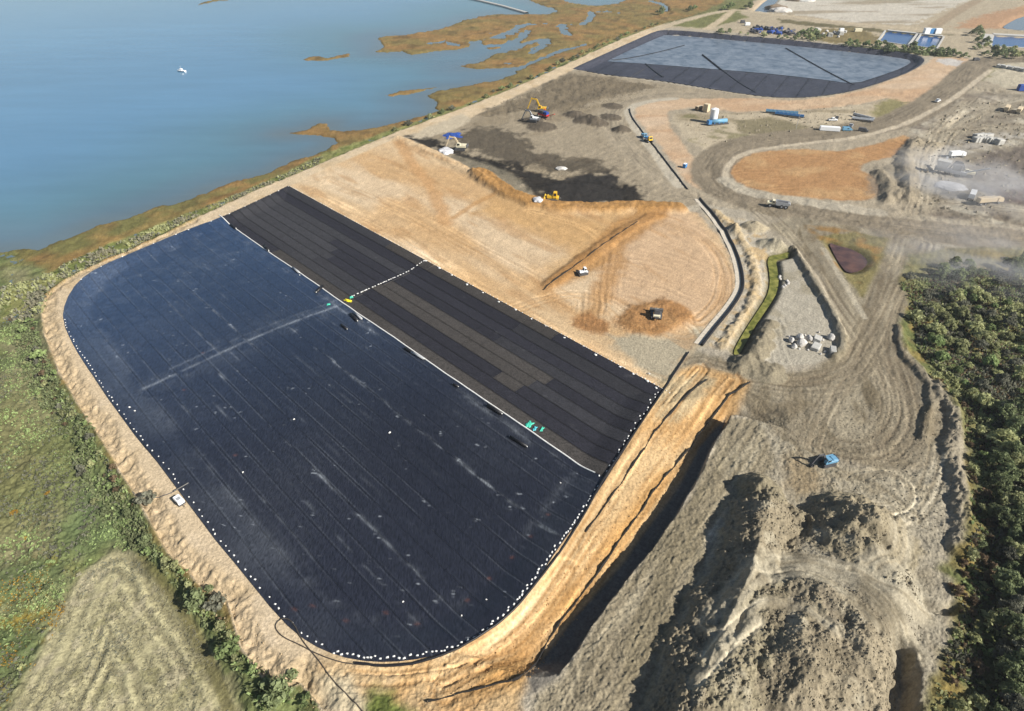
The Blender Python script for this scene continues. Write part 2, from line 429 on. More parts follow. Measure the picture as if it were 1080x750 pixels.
    F.paint(P([(775, 128), (812, 124), (855, 134), (845, 140), (800, 143), (780, 138)]), S(142, 132, 104), 5, 3, green=.3)
    Q = P([(960, 130), (990, 110), (1012, 100), (1050, 96), (1100, 98), (3000, 110), (3000, 250), (1090, 240), (1010, 232), (965, 225), (950, 200), (962, 160)])
    F.paint(Q, S(152, 142, 124), 6, 2, MUD, 0, .2)
    F.tint(Q, S(196, 186, 168), .8, 22, .1, .5, seed=5, stretch=(R(20), 2.5))
    F.tint(Q, S(120, 108, 96), .8, 20, .1, .5, seed=1, stretch=(R(5), 3))
    F.stripes(Q, 3, .12, .05, ang=R(35))
    F.r[F.box(Q, 0)] = np.maximum(F.r[F.box(Q, 0)], .32)
    F.tint(Q, S(206, 197, 176), .7, 9, .15, .5, seed=7); F.tint(Q, S(112, 100, 86), .7, 8, .2, .5, seed=2)
    for q in ([(975, 220), (985, 190), (985, 160), (1010, 130), (1060, 108), (1120, 100)], [(965, 225), (972, 190), (980, 150), (1000, 125), (1030, 105)], [(990, 215), (1020, 215), (1060, 222), (1120, 226)], [(1000, 140), (1040, 135), (1090, 132)], [(1020, 92), (1060, 98), (1100, 96)]):
        F.road(P(q), 6, S(186, 174, 150), 4, 2, None, 9, S(120, 108, 90), .4, .15, amt=.45)
    F.paint(P([(1010, 180), (1045, 160), (1100, 150), (1200, 150), (1200, 215), (1060, 214), (1030, 200)]), S(112, 102, 94), 8, 5, amt=.75)
    F.paint(P([(1040, 200), (1070, 198), (1120, 202), (1120, 214), (1060, 212)]), S(96, 76, 68), 5, 4, amt=.7)
    F.paint(P([(960, 170), (985, 160), (1010, 150), (1080, 138), (1082, 145), (1020, 160), (990, 190), (1000, 205), (1040, 213), (1010, 212), (975, 200)]), S(208, 202, 190), 8, 5, amt=.5)
    F.paint(P([(1045, 66), (1080, 66), (1120, 68), (1120, 92), (1060, 92), (1036, 84)]), S(200, 190, 166), 5, 3, amt=.8)
    F.paint(P([(1020, 75), (1040, 68), (1062, 68), (1048, 76), (1036, 85), (1020, 82)]), S(136, 130, 84), 5, 3, amt=.7, green=.4)
    # road network
    dirt = S(146, 134, 114)
    F.road(P([(1400, 66), (1100, 64), (1055, 62), (1035, 66), (1022, 76), (1008, 90), (990, 104), (965, 120), (935, 131), (880, 140), (820, 146), (785, 152), (764, 161), (750, 176),
              (752, 190), (766, 201), (792, 211), (830, 221), (880, 231), (950, 241), (1010, 248), (1090, 256), (1500, 280)]), 11, dirt, 3, 1.2, HAUL, 9, None, .2, .1)
    F.road(P([(1045, 74), (1030, 85), (1005, 105), (975, 121), (950, 133), (900, 146), (850, 151), (800, 157), (775, 166), (764, 180), (766, 190), (790, 202)]), 1.8, S(206, 192, 168), 1.5, .6, HAUL, amt=.9)
    F.road(P([(766, 190), (785, 202), (830, 209), (880, 218), (925, 224)]), 4.5, S(188, 178, 158), 2, .8, GROUND)
    # turning area and the two tracks that meet
    JUNC = P([(905, 240), (955, 250), (985, 256), (978, 275), (962, 300), (955, 320), (946, 345), (950, 372), (985, 402), (1003, 432), (1000, 470), (975, 492), (930, 498), (880, 480), (838, 470),
              (805, 455), (790, 425), (745, 402), (712, 392), (722, 368), (760, 378), (800, 394), (850, 391), (882, 376), (893, 350), (880, 318), (866, 292), (842, 262), (812, 238), (835, 228)])
    F.paint(JUNC, S(148, 138, 118), 3, 1.5, HAUL, 0, .22)
    F.tint(JUNC, S(176, 165, 141), .8, 14, 0, .5, seed=3, stretch=(R(60), 2))
    F.tint(JUNC, S(112, 100, 78), .75, 5, .15, .5, seed=7, stretch=(R(75), 3))
    F.tint(JUNC, S(128, 114, 90), .6, 10, .1, .5, seed=6)
    F.paint(P([(862, 250), (875, 262), (905, 312), (912, 316), (932, 270), (938, 252), (900, 244)]), S(138, 128, 86), 2.5, 1.2, MEADOW, .8, .3)
    F.tint(P([(850, 238), (880, 240), (935, 252), (918, 290), (903, 305), (870, 270)]), S(160, 124, 72), .8, 5, -.1, .4, seed=2)
    for q, hw, nr in (([(800, 222), (830, 248), (858, 285), (880, 325), (905, 358), (940, 400), (950, 440), (930, 470)], 5.5, 9),
                      ([(958, 252), (948, 285), (930, 325), (916, 362), (900, 395), (850, 408), (790, 400), (740, 388)], 6.5, 12),
                      ([(972, 256), (960, 290), (945, 330), (935, 370), (950, 410), (955, 450), (920, 480), (870, 470)], 5, 9),
                      ([(990, 440), (970, 480), (930, 500), (880, 480), (830, 450), (790, 420), (750, 402)], 5, 6),
                      ([(945, 300), (925, 345), (905, 380), (870, 420), (850, 470), (850, 520)], 4, 5)):
        F.road(P(q), hw, S(148, 137, 115), 2, 1, None, int(nr * 1.7), S(112, 100, 82), .42, .045, amt=.4)
    F.road(P([(868, 262), (884, 288), (902, 318), (912, 335)]), 1.0, S(194, 184, 162), 1, .4, amt=.8)
    # light flat between ditch and track
    Q = P([(818, 272), (840, 272), (862, 300), (884, 345), (888, 368), (860, 385), (800, 388), (782, 376), (800, 340), (818, 310)])
    F.paint(Q, S(186, 178, 160), 2, 1, FLAT, 0, .12)
    F.tint(Q, S(162, 152, 128), .7, 10, 0, .4, seed=1)
    F.stripes(P([(800, 340), (830, 336), (835, 385), (785, 385)]), 2.2, .12, .25, ang=R(80))
    Q = P([(745, 228), (790, 232), (818, 262), (812, 300), (796, 330), (775, 366), (742, 366), (760, 345), (782, 318), (785, 290), (775, 262)])
    F.paint(Q, S(198, 188, 168), 2, 1, GROUND, 0, .25)
    F.tint(Q, S(204, 174, 126), .8, 3, 0, .4, seed=4)

    # ---- grey working yard
    F.paint(MUDP, S(168, 155, 132), 2, 1, MUD, 0, .2)
    F.tint(MUDP, S(148, 134, 110), .7, 16, 0, .5, seed=4, stretch=(R(40), 2.5))
    F.stripes(MUDP, 4, .08, .05, ang=R(50))
    i, m, d = F.paint(P([(500, 122), (545, 104), (600, 78), (640, 82), (670, 88), (700, 90), (655, 100), (625, 108), (600, 118), (560, 116), (520, 122)]), S(128, 116, 96), 6, 3, rough=.75)
    F.paint(P([(428, 145), (486, 120), (497, 124), (493, 130), (470, 141), (440, 148)]), S(204, 190, 164), 4, 2, BERM)
    blk = S(82, 76, 66)
    F.paint(P([(476, 152), (488, 138), (508, 133), (530, 136), (548, 141), (556, 150), (572, 160), (600, 166), (640, 172), (650, 182), (600, 184), (560, 176), (520, 170), (494, 162)]), S(86, 78, 66), 8, 8, rough=.3, amt=.85)
    F.paint(P([(428, 146), (460, 147), (480, 158), (500, 163), (535, 172), (560, 180), (590, 188), (612, 187), (640, 183), (662, 192), (680, 206), (668, 213), (620, 218), (585, 216), (560, 204), (545, 190), (515, 178), (480, 165), (462, 160), (445, 153)]), S(52, 48, 43), 7, 7, rough=.3)
    F.paint(P([(462, 160), (500, 168), (540, 182), (560, 203), (545, 207), (523, 196), (487, 173)]), S(132, 124, 106), 4, 3, amt=.8)
    F.paint(P([(575, 196), (600, 185), (640, 183), (655, 193), (655, 208), (625, 218), (585, 216)]), S(56, 53, 50), 4, 3, amt=.9)
    F.tint(P([(550, 165), (600, 160), (640, 170), (600, 180), (560, 175)]), S(90, 80, 66), .7, 8, -.1, .3, seed=2)
    for q in ([(500, 166), (560, 181), (600, 190), (640, 200)], [(560, 195), (600, 190), (650, 196), (700, 205)], [(480, 160), (530, 174), (570, 190)]):
        F.road(P(q), 4, None, 2, 1, None, 6, None, .3, .15, green=None)
    F.road(P([(735, 100), (690, 100), (650, 112), (645, 130), (655, 150), (700, 190), (728, 206)]), 7, S(176, 163, 140), 4, 1, None, 7, None, .18, .1)
    F.road(P([(712, 104), (686, 106), (664, 113), (662, 124), (684, 152), (716, 196)]), 3, S(198, 188, 168), 2, .8)
    # cell being filled: bare clay
    F.paint(CLAYP, S(222, 193, 153), 2, 1, CLAY, 0, .1)
    F.tint(CLAYP, S(210, 172, 124), .8, 26, -.2, .4, seed=2, stretch=(R(-50), 2.5))
    F.tint(CLAYP, S(228, 206, 174), .7, 20, 0, .5, seed=6, stretch=(R(-50), 3))
    F.paint(P([(655, 232), (710, 222), (735, 227), (750, 245), (765, 270), (774, 295), (772, 315), (755, 335), (735, 345), (690, 350), (655, 325), (625, 310), (640, 270)]), S(212, 180, 144), 8, 3, amt=.9)
    F.stripes(P([(655, 240), (735, 228), (765, 270), (772, 310), (735, 345), (690, 340), (640, 300)]), 1.8, .10, .10, centre=at(640, 420))
    F.stripes(P([(320, 195), (423, 150), (520, 200), (640, 225), (600, 290), (560, 330), (450, 270)]), 4.0, .035, .02, ang=R(-55))
    F.paint(P([(523, 197), (560, 208), (612, 222), (690, 224), (640, 262), (600, 292), (575, 305), (560, 300), (600, 262), (560, 240), (500, 225)]), S(206, 166, 112), 10, 4, amt=.7)
    F.paint(P([(640, 240), (672, 222), (700, 218), (712, 222), (690, 238), (650, 268), (612, 296), (575, 308), (566, 302), (600, 280)]), S(180, 136, 84), 5, 2, amt=.85)
    F.stripes(P([(640, 240), (680, 222), (712, 222), (650, 268), (575, 308)]), 2.0, .14, .06, ang=R(38))
    F.paint(P([(610, 330), (625, 305), (645, 275), (655, 262), (662, 275), (650, 300), (640, 330), (620, 342)]), S(186, 142, 90), 6, 3, amt=.75)
    F.stripes(P([(605, 330), (640, 262), (665, 270), (650, 320), (620, 345)]), 1.6, .16, .12, ang=R(70))
    F.paint(P([(600, 333), (620, 329), (645, 342), (642, 354), (622, 350), (603, 342)]), S(172, 128, 84), 3, 2, rough=.35)
    F.paint(P([(645, 340), (665, 322), (700, 315), (725, 325), (735, 338), (715, 345), (698, 356), (678, 356), (655, 348)]), S(176, 132, 86), 4, 2, H5, rough=.4)
    i, m, d = F.mask(P([(655, 345), (665, 324), (700, 318), (730, 330), (735, 340), (698, 355), (675, 354)]), 6, 1)
    F.z[i] += m * 1.0
    F.paint(P([(640, 352), (700, 357), (735, 345), (752, 352), (730, 372), (714, 388), (702, 402), (688, 396), (668, 380), (645, 366)]), S(182, 172, 148), 4, 2, amt=.95)
    # brown scarp at the north edge of the clay
    i, dd, s_, a_ = F.path(smooth_line(P([(505, 183), (524, 197), (546, 209), (575, 218), (620, 221), (660, 219), (712, 220)])), 14)
    m = sst(6.5, 3, dd + F.n5[i] * 1.5)
    F.c[i] = F.c[i] * (1 - .9 * m[:, None]) + np.array(S(184, 138, 80)) * .9 * m[:, None]
    F.z[i] += m * (1.9 + .4 * F.n1[i] + .3 * F.n5[i]); F.k[i] = np.where(m > .5, BANK, F.k[i])
    F.c[i] *= (1 + .25 * m * F.n1[i])[:, None]
    i, dd, s_, a_ = F.path(smooth_line(P([(700, 224), (672, 236), (640, 256), (610, 279), (580, 300)])), 10)
    m = sst(4.5, 1.5, dd + F.n5[i])
    F.z[i] += m * (.7 + .2 * F.n1[i]); F.c[i] = F.c[i] * (1 - .6 * m[:, None]) + np.array(S(176, 130, 78)) * .6 * m[:, None]
    i, dd, s_, a_ = F.path(smooth_line(P([(418, 146), (445, 156), (470, 168), (500, 186), (512, 192)])), 14)
    m = sst(5, 1, dd + F.n5[i] * 1.5)
    F.z[i] += m * (1.0 + .5 * F.n1[i])
    for q in ([(330, 205), (400, 240), (480, 290), (560, 340), (640, 385), (690, 405)], [(345, 190), (430, 225), (520, 275), (600, 320)], [(560, 225), (620, 240), (640, 262)], [(660, 240), (700, 232), (745, 255), (762, 285), (758, 318), (735, 338)], [(540, 330), (600, 310), (640, 318), (670, 345), (720, 350)]):
        F.road(P(q), 6, None, 3, 2, None, 10, S(186, 146, 98), .32, .08, green=None)
    F.tint(CLAYP, S(192, 150, 102), .5, 6, .2, .55, seed=1, stretch=(R(-50), 4))
    # faint dark step across the clay
    F.road(P([(420, 150), (437, 175), (460, 205), (470, 235)]), 3, S(208, 164, 114), 4, 1.5, amt=.8, green=None)
    F.road(P([(478, 230), (500, 215), (525, 203)]), 1.6, S(196, 152, 100), 2, .6, amt=.7, green=None)
    # orange clay pad inside the road loop
    F.paint(PADP, S(184, 142, 98), 2, 1, PAD, 0, .14)
    F.stripes(PADP, 3.2, .15, .08, centre=at(880, 240))
    F.tint(PADP, S(200, 164, 118), .7, 14, 0, .5, seed=3)
    F.paint(P([(918, 180), (926, 184), (934, 194), (931, 209), (922, 211), (914, 196)]), S(150, 136, 118), 5, 3, amt=.85)
    # piles by the pad
    for q, hgt, wid in (([(966, 150), (957, 160), (954, 176), (958, 192), (957, 212)], 2.8, 5.5), ([(928, 184), (937, 192), (938, 204), (935, 212)], 2.4, 5), ([(985, 152), (975, 160), (968, 166)], 2, 5)):
        i, dd, s_, a_ = F.path(smooth_line(P(q)), 14)
        w_ = np.clip(1 - (dd + F.n5[i] * 2 + F.n1[i]) / wid, 0, 1)
        F.z[i] += hgt * w_ * (1 + .3 * F.n5[i]); F.k[i] = np.where(w_ > .15, H3, F.k[i])
        m = sst(0, .3, w_)[:, None]; F.c[i] = F.c[i] * (1 - m) + np.array(S(164, 152, 130)) * m
    for a, b, h, rd, cc in ((607, 122, 3, 8, 0), (620, 128, 3.5, 9, 0), (630, 130, 3, 8, 0), (655, 138, 3.5, 6, 0), (572, 134, 2.5, 10, 0), (560, 128, 2, 8, 0), (647, 112, 1.5, 8, 0), (645, 124, 1.5, 8, 0)):
        q = at(a, b); F.mound(q[0], q[1], h, rd, 0, S(108, 98, 84), noise=.35, kind=H6)
    q = at(775, 244); F.mound(q[0], q[1], 3, 5, 0, S(176, 166, 146), noise=.4)
    q = at(795, 240); F.mound(q[0], q[1], 3.2, 6, 0, S(190, 176, 148), noise=.4)
    q = at(812, 258); F.mound(q[0], q[1], 2.5, 5, 0, S(190, 180, 156), noise=.4)
    q = at(822, 262); F.mound(q[0], q[1], 2.2, 4, 0, S(180, 170, 146), noise=.4)
    # rough sandy windrow along the concrete channel
    i, dd, s_, a_ = F.path(smooth_line(P([(753, 222), (771, 238), (788, 262), (798, 290), (796, 315), (782, 338), (761, 366)])), 5)
    m = sst(2.6, .5, dd + F.n1[i])
    F.z[i] += m * (.8 + .5 * fbm(F.x[i], F.y[i], 1.6, 2, 2))
    F.c[i] = F.c[i] * (1 - .7 * m[:, None]) + np.array(S(206, 182, 140)) * .7 * m[:, None]
    # dark windrow between the flat and the track
    i, dd, s_, a_ = F.path(smooth_line(P([(835, 262), (850, 285), (868, 315), (882, 340), (890, 365), (880, 378)])), 5)
    m = sst(2.2, .3, dd + F.n1[i] * .8)
    F.z[i] += m * 1.6
    F.c[i] = F.c[i] * (1 - .6 * m[:, None]) + np.array(S(120, 112, 92)) * .6 * m[:, None]
    for a, b, h, rd in ((800, 352, 2.6, 4), (795, 362, 3.0, 4.5), (790, 372, 2.6, 4), (806, 342, 2, 3.5), (776, 384, 3.2, 5), (790, 390, 2.0, 6), (808, 393, 1.6, 5)):
        q = at(a, b); F.mound(q[0] + 2, q[1], h, rd, 0, S(150, 140, 118), noise=.4)
    # ---- tan ground and slope on the right of the cell
    BANKP = P([(697, 413), (716, 392), (735, 385), (760, 392), (790, 402), (780, 425), (766, 442), (737, 471), (700, 527), (683, 557), (637, 617), (573, 693), (553, 722), (548, 760), (400, 760), (360, 735),
               (340, 705), (393, 699), (470, 690), (549, 634), (609, 549), (650, 487)])
    F.paint(BANKP, S(208, 178, 134), 2.5, 1, BANK, 0, .12)
    F.tint(BANKP, S(200, 160, 108), .85, 10, -.1, .4, seed=2, stretch=(R(52), 5))
    F.tint(BANKP, S(222, 196, 156), .6, 7, .1, .5, seed=6, stretch=(R(52), 4))
    Q = P([(720, 480), (700, 512), (660, 572), (620, 630), (592, 668), (570, 700), (548, 730), (500, 735), (520, 700), (560, 660), (600, 610), (640, 560), (690, 500)], -2)
    F.tint(Q, S(204, 158, 96), .85, 14, -.7, .2, seed=1, soft=5)
    F.paint(P([(700, 402), (735, 392), (760, 400), (745, 420), (715, 440), (690, 440)]), S(190, 174, 140), 5, 3, amt=.8, rough=.3)
    F.stripes(P([(640, 520), (700, 440), (770, 410), (700, 510), (600, 650), (500, 730), (440, 735), (540, 660)]), 5, .05, .22, ang=R(52))
    for q in ([(735, 392), (700, 430), (650, 500), (600, 580), (540, 660), (470, 710)], [(770, 404), (730, 450), (680, 520), (620, 610), (560, 690), (470, 730)], [(600, 600), (560, 660), (500, 705), (420, 722), (370, 718)]):
        F.road(P(q, -1.5), 4.5, None, 2, 1, None, 11, S(168, 126, 76), .45, .16, green=None)
    i, m, d = F.mask(BANKP, 2, .5)
    F.r[i] = F.r[i] * (1 - m) + .24 * m
    F.paint(P([(340, 712), (372, 712), (388, 740), (395, 775), (350, 775)]), S(200, 186, 156), 4, 2)
    F.paint(P([(385, 728), (392, 722), (425, 745), (440, 760), (395, 760)]), S(110, 120, 62), 3, 2, MEADOW, 1, .4)
    # grey strip and the ditch with its shaded bank
    F.paint(STRIPP, S(152, 141, 118), 2, .8, SPOIL, 0, .3)
    F.tint(STRIPP, S(176, 166, 142), .7, 5, 0, .5, seed=5, stretch=(R(54), 6))
    F.tint(STRIPP, S(132, 122, 98), .6, 6, .1, .5, seed=2, stretch=(R(54), 5))
    i, m, d = F.mask(STRIPP, 3, .5)
    ca, sa = math.cos(R(52)), math.sin(R(52)); u = F.x[i] * ca + F.y[i] * sa; v = -F.x[i] * sa + F.y[i] * ca
    st_ = fbm(u / 7, v / .9, 1.0, 3, 4)
    F.z[i] += m * .28 * st_; F.c[i] *= (1 + .16 * m * st_)[:, None]
    F.road(P([(800, 450), (775, 490), (735, 545), (700, 600), (660, 660), (620, 730)]), 8, None, 2, .5, None, 9, S(120, 110, 88), .45, .1, green=None)
    # ---- spoil ground at the lower right
    SPOILP = P([(800, 440), (830, 470), (880, 485), (930, 500), (975, 495), (1003, 470), (1012, 440), (1020, 500), (1016, 575), (985, 600), (1003, 612), (1005, 640), (1000, 680), (980, 730), (975, 800), (690, 800), (690, 740),
                (745, 600), (760, 550), (800, 512), (820, 490)])
    F.paint(SPOILP, S(170, 161, 141), 3, 1.2, SPOIL, 0, .28)
    F.tint(SPOILP, S(190, 181, 159), .8, 14, .05, .5, seed=2)
    F.tint(SPOILP, S(150, 138, 114), .7, 9, .1, .5, seed=5)
    F.stripes(P([(850, 490), (900, 470), (960, 500), (980, 540), (930, 560), (880, 540)]), 2.2, .12, .08, centre=at(925, 500))
    for q in ([(850, 480), (880, 500), (930, 520), (960, 545)], [(990, 470), (985, 510), (965, 545), (930, 560)], [(830, 470), (850, 500), (850, 530)], [(905, 505), (940, 500), (960, 515), (950, 535), (915, 535), (895, 520)]):
        F.road(P(q), 3.2, S(184, 174, 150), 2, 1, None, 8, S(124, 112, 90), .5, .1, amt=.3)
    F.paint(P([(838, 478), (868, 490), (862, 520), (842, 528), (826, 512), (824, 490)]), S(156, 138, 108), 5, 3, amt=.8)
    F.stripes(P([(975, 485), (1010, 480), (1014, 560), (960, 570), (900, 540), (905, 505)]), 3.0, .08, .16, centre=at(935, 470))
    # concentric turning marks
    F.stripes(P([(780, 470), (830, 465), (850, 500), (830, 520), (790, 510)]), 1.6, .14, .06, centre=at(790, 505))
    # raised spoil plateau
    PLAT = P([(800, 520), (850, 530), (900, 545), (940, 560), (965, 590), (985, 615), (990, 640), (965, 668), (955, 700), (950, 760), (700, 800), (700, 740), (735, 660), (765, 600), (785, 550)], 5.0)
    i, m, d = F.mask(PLAT, 5, 1.8)
    edge = sst(0, -9, d)
    hp = 4.6 * sst(1.5, -7, d)
    yy = F.y[i]
    hp = hp * sst(93, 68, yy - .12 * (F.x[i] - 50))
    F.z[i] += hp + sst(1, -3, d) * (1.5 * F.n20[i] * .6 + .7 * F.n5[i])
    F.k[i] = np.where(m > .5, SPOIL, F.k[i])
    # the long heap whose shadow falls across the grey strip
    Q = smooth_line(P([(812, 530), (804, 550), (799, 576), (788, 612), (766, 656), (746, 700), (732, 760), (725, 820)], 7.0))
    i, dd, s_, a_ = F.path(Q, 26)
    t = dd * -s_                                    # + on the right of the line
    wv = F.n5[i] * 1.6 + F.n1[i] * .7
    left = np.clip(1 - (dd + wv * 1.3) / 9, 0, 1); right = np.clip(1 - (dd + wv) / 10, 0, 1)
    hh = 6.5 * np.where(s_ > 0, right, left)
    along = .97 + .06 * np.sin(a_ / 9.0) + .06 * F.n20[i]
    hh = hh * np.clip(along, .4, 1.2)
    F.z[i] = np.maximum(F.z[i], hh)
    F.k[i] = np.where((hh > 1.2) & (s_ > 0) & (dd > 8), F.k[i], np.where(hh > .9, H1, F.k[i]))
    mm = sst(.3, 1.5, hh)[:, None]
    F.c[i] = F.c[i] * (1 - mm) + np.array(S(160, 148, 124)) * mm
    F.r[i] = np.maximum(F.r[i], .62 * mm[:, 0])
    # heaps
    def heap(a, b, z, h, rd, el=(1, 1, 0), col=(160, 148, 122), kind=None, nz=.3, flat=0):
        q = at(a, b, z); ii, m_ = F.mound(q[0], q[1], h, rd, flat, S(*col), el, nz, kind)
        F.r[ii] = np.maximum(F.r[ii], .36 * m_)
    heap(900, 545, 4, 5.0, 11, (1, 1, 0), (158, 147, 122), H2)
    heap(912, 568, 2, 3.2, 12, (1.15, 1, 0), (158, 147, 122), H2)
    heap(930, 552, 3, 2.2, 8, (1, 1, 0), (168, 156, 130), H2)
    heap(806, 505, 5, 4.8, 6, (1, 1, 0), (150, 140, 116), H4)
    heap(863, 626, 5, 2.6, 6, (1.4, .9, R(-35)), (160, 149, 126))
    heap(905, 668, 5, .9, 8, (1.3, 1, R(-35)), (152, 141, 120))
    heap(845, 690, 6, 3.8, 9, (.8, 1.5, R(-30)), (166, 154, 128))
    heap(775, 718, 6, 3.0, 8, (.8, 1.4, R(-30)), (160, 150, 124))
    heap(885, 725, 5, 1.4, 13, (1.2, 1, 0), (164, 152, 128))
    heap(800, 640, 8, 2.0, 9, (.7, 1.6, R(-30)), (160, 150, 124))
    heap(935, 700, 7, 1.6, 9, (.6, 1.6, 0), (164, 152, 128))
    # hauled-in tracks over the spoil
    F.paint(P([(902, 600), (935, 590), (965, 585), (985, 605), (990, 632), (975, 645), (950, 640), (920, 622)], 4), S(192, 183, 160), 5, 2, amt=.85)
    for q, hw, z0 in (([(752, 655), (775, 625), (800, 598), (825, 588), (860, 590), (892, 601), (922, 622), (955, 655), (976, 676)], 2.8, 5), ([(800, 612), (835, 604), (862, 608), (892, 630), (925, 660)], 1.5, 5),
                      ([(900, 606), (930, 622), (955, 632), (985, 640)], 2.0, 4), ([(962, 550), (960, 590), (925, 606)], 1.3, 3), ([(944, 548), (944, 578), (908, 597)], 1.3, 3),
                      ([(745, 690), (775, 655), (808, 632), (850, 640), (880, 665)], 1.3, 6), ([(735, 720), (770, 680), (800, 655)], 1.2, 6)):
        i, m_, dd, s_, a_ = F.road(smooth_line(P(q, z0)), hw, S(182, 172, 149), 1.6, .4, None, 4, S(140, 128, 104), .5, .12, amt=.9)
        F.r[i] *= (1 - .92 * m_)
        F.track[i] = np.maximum(F.track[i], m_)
    # steep cut at the right end of the plateau
    i, dd, s_, a_ = F.path(smooth_line(P([(951, 682), (956, 700), (953, 725), (948, 765)], 1)), 9)
    F.z[i] -= 3.6 * sst(3.4, .8, dd + .5 * F.n1[i]); 
    i, dd, s_, a_ = F.path(smooth_line(P([(982, 634), (995, 640), (1008, 636)], 1)), 6)
    F.z[i] -= 1.6 * sst(2.0, .4, dd + .5 * F.n1[i])
    F.tint(PLAT, S(124, 114, 94), .7, 6, .0, .45, seed=7)
    F.tint(PLAT, S(190, 181, 158), .6, 4, .15, .5, seed=3)
    # tipped rows bending round the hollow
    F.stripes(P([(765, 650), (800, 615), (860, 612), (905, 645), (915, 690), (880, 700), (860, 660), (810, 650), (780, 700)], 5), 3.6, .05, .42, centre=at(845, 712, 5))
    # ridged ground
    F.stripes(P([(770, 620), (840, 640), (900, 650), (860, 720), (780, 740), (740, 700)], 7), 4.2, .03, .35, ang=R(55))
    # scalloped edge on the right of the turning area
    i, dd, s_, a_ = F.path(smooth_line(P([(988, 405), (1004, 430), (1008, 460), (1000, 475), (1014, 520), (1018, 560), (1012, 582)])), 6)
    m = sst(3.0, .6, dd + F.n5[i] * 1.2)
    F.z[i] += m * (1.5 + .5 * F.n1[i]); F.r[i] = np.maximum(F.r[i], .6 * m)
    F.c[i] = F.c[i] * (1 - .7 * m[:, None]) + np.array(S(158, 148, 128)) * .7 * m[:, None]
    i, dd, s_, a_ = F.path(smooth_line(P([(948, 345), (952, 372), (975, 398), (985, 415), (978, 440), (972, 462)])), 5)
    m = sst(2.4, .5, dd + F.n5[i] * 1.0)
    F.z[i] += m * 1.1; F.r[i] = np.maximum(F.r[i], .4 * m)
    # ---- wood floor and grassy verge
    F.paint(FORESTP, S(122, 118, 78), 2.5, 1.4, FOREST, 1, .45)
    F.tint(FORESTP, S(146, 126, 72), .8, 7, -.1, .4, seed=3)
    F.tint(FORESTP, S(106, 114, 68), .9, 8, .1, .5, seed=6)
    F.tint(P([(950, 262), (1100, 260), (1200, 262), (1200, 300), (1060, 295), (980, 290)]), S(134, 126, 100), .8, 18, -.5, .2, seed=2)
    i, d = F.sd(FORESTP, 3)
    F.z[i] -= 1.2 * sst(0, -6, d)
    # ---- ditch
    i, d = F.sd(DITCHP, 22)
    dl, sl, al = seg_dist(LEDGE, F.x[i], F.y[i], False)
    dr, sr, ar = seg_dist(REDGE, F.x[i], F.y[i], False)
    leftside = dl < dr
    wob = F.n5[i] * .7 + F.n1[i] * .25
    tgt = np.where(leftside, -4.6 + .30 * np.maximum(d, 0) + .12 * wob, -5.0 + 5.5 * np.maximum(d + wob * .5, 0))
    tgt = np.where(d < 0, -4.8 + .2 * wob + np.where(leftside, 0, 0), tgt)
    endf = sst(5, -3, F.y[i] + .7 * wob - (LEDGE[-1][1])) * 6 + sst(-2, 10, F.y[i] - LEDGE[0][1]) * 6
    F.z[i] = np.minimum(F.z[i], tgt + endf)
    F.paint(DITCHP, S(132, 126, 116), 1.2, .3, DITCH, 0, .12)
    # ---- algae ditch, ponds (banks; water sheets are laid in later)
    for Q, zz, w_, k_ in PONDS:
        i, d = F.sd(Q, w_ + 2)
        if Q is ALGAE or Q is REDP:
            mm = (sst(2.4, .3, d + F.n1[i] * .8) * .75)[:, None]; F.c[i] = F.c[i] * (1 - mm) + np.array(S(98, 92, 62)) * mm
        F.z[i] = np.where(d < w_, np.minimum(F.z[i], zz - .6 + (0 - zz + .6) * sst(-.5, w_, d)), F.z[i])
        F.r[i] = np.where(d < w_, F.r[i] * .3, F.r[i])
    # ---- lined cells
    i, d = F.sd(CELL, 3)
    w = sst(0, -8.5, d)
    F.z[i] = np.where(d < 0, BASIN * w - .35 * sst(0, -.6, d), F.z[i] * sst(0, 2.5, d))
    F.r[i] = np.where(d < .8, 0, F.r[i])
    F.k[i] = np.where(d < 0, BED, F.k[i])
    i, d = F.sd(FARCELL, 3)
    w = sst(0, -7, d)
    F.z[i] = np.where(d < 0, -4.0 * w - .4 * sst(0, -1, d), F.z[i])
    F.r[i] = np.where(d < 1, 0, F.r[i]); F.k[i] = np.where(d < 0, BED, F.k[i])
    # ---- fine relief
    far = np.clip(1 - (y - 600) / 500, 0.15, 1)
    w2 = sst(120, 240, y); w3 = sst(260, 520, y)
    a1 = fbm(x, y, 1.3, 2, 5, .6); b1 = fbm(x, y, 2.1, 3, 2, .62); a1 = .45 * a1 + 1.1 * (.28 - abs(b1)) * -1.0
    a2, a3 = fbm(x, y, 3.4, 3, 6, .6), fbm(x, y, 7.5, 3, 2, .6)
    f1 = (a1 * (1 - w2) + a2 * w2 * 1.5) * (1 - w3) + a3 * w3 * 2
    f2 = fbm(x, y, 6.5, 2, 7)
    F.z += F.r * far * (f1 * 1.15 + f2 * .6) + F.r * sst(170, 110, y) * (1 - F.g) * .55 * (abs(fbm(x, y, .8, 2, 1, .7)) * 2 - .5)
    # vegetation and soil mottling in colour (pigment, not shade)
    nn = (fbm(x, y, 1.1, 3, 3, .65) * (1 - w2) + fbm(x, y, 3.1, 3, 4, .65) * w2) * (1 - w3) + fbm(x, y, 7, 3, 1, .65) * w3
    nm = fbm(x, y, 4, 3, 5, .6)
    F.c *= np.clip(1 + nn * (.11 + .22 * F.g) + nm * (.05 + .10 * F.g), .3, 2)[:, None]
    g1 = vn(x * 1.7, y * 1.7, 3) * (1 - w2) + vn(x * .6, y * .6, 5) * w2
    gr = np.random.RandomState(5).normal(size=n) * (.055 + .03 * F.g)
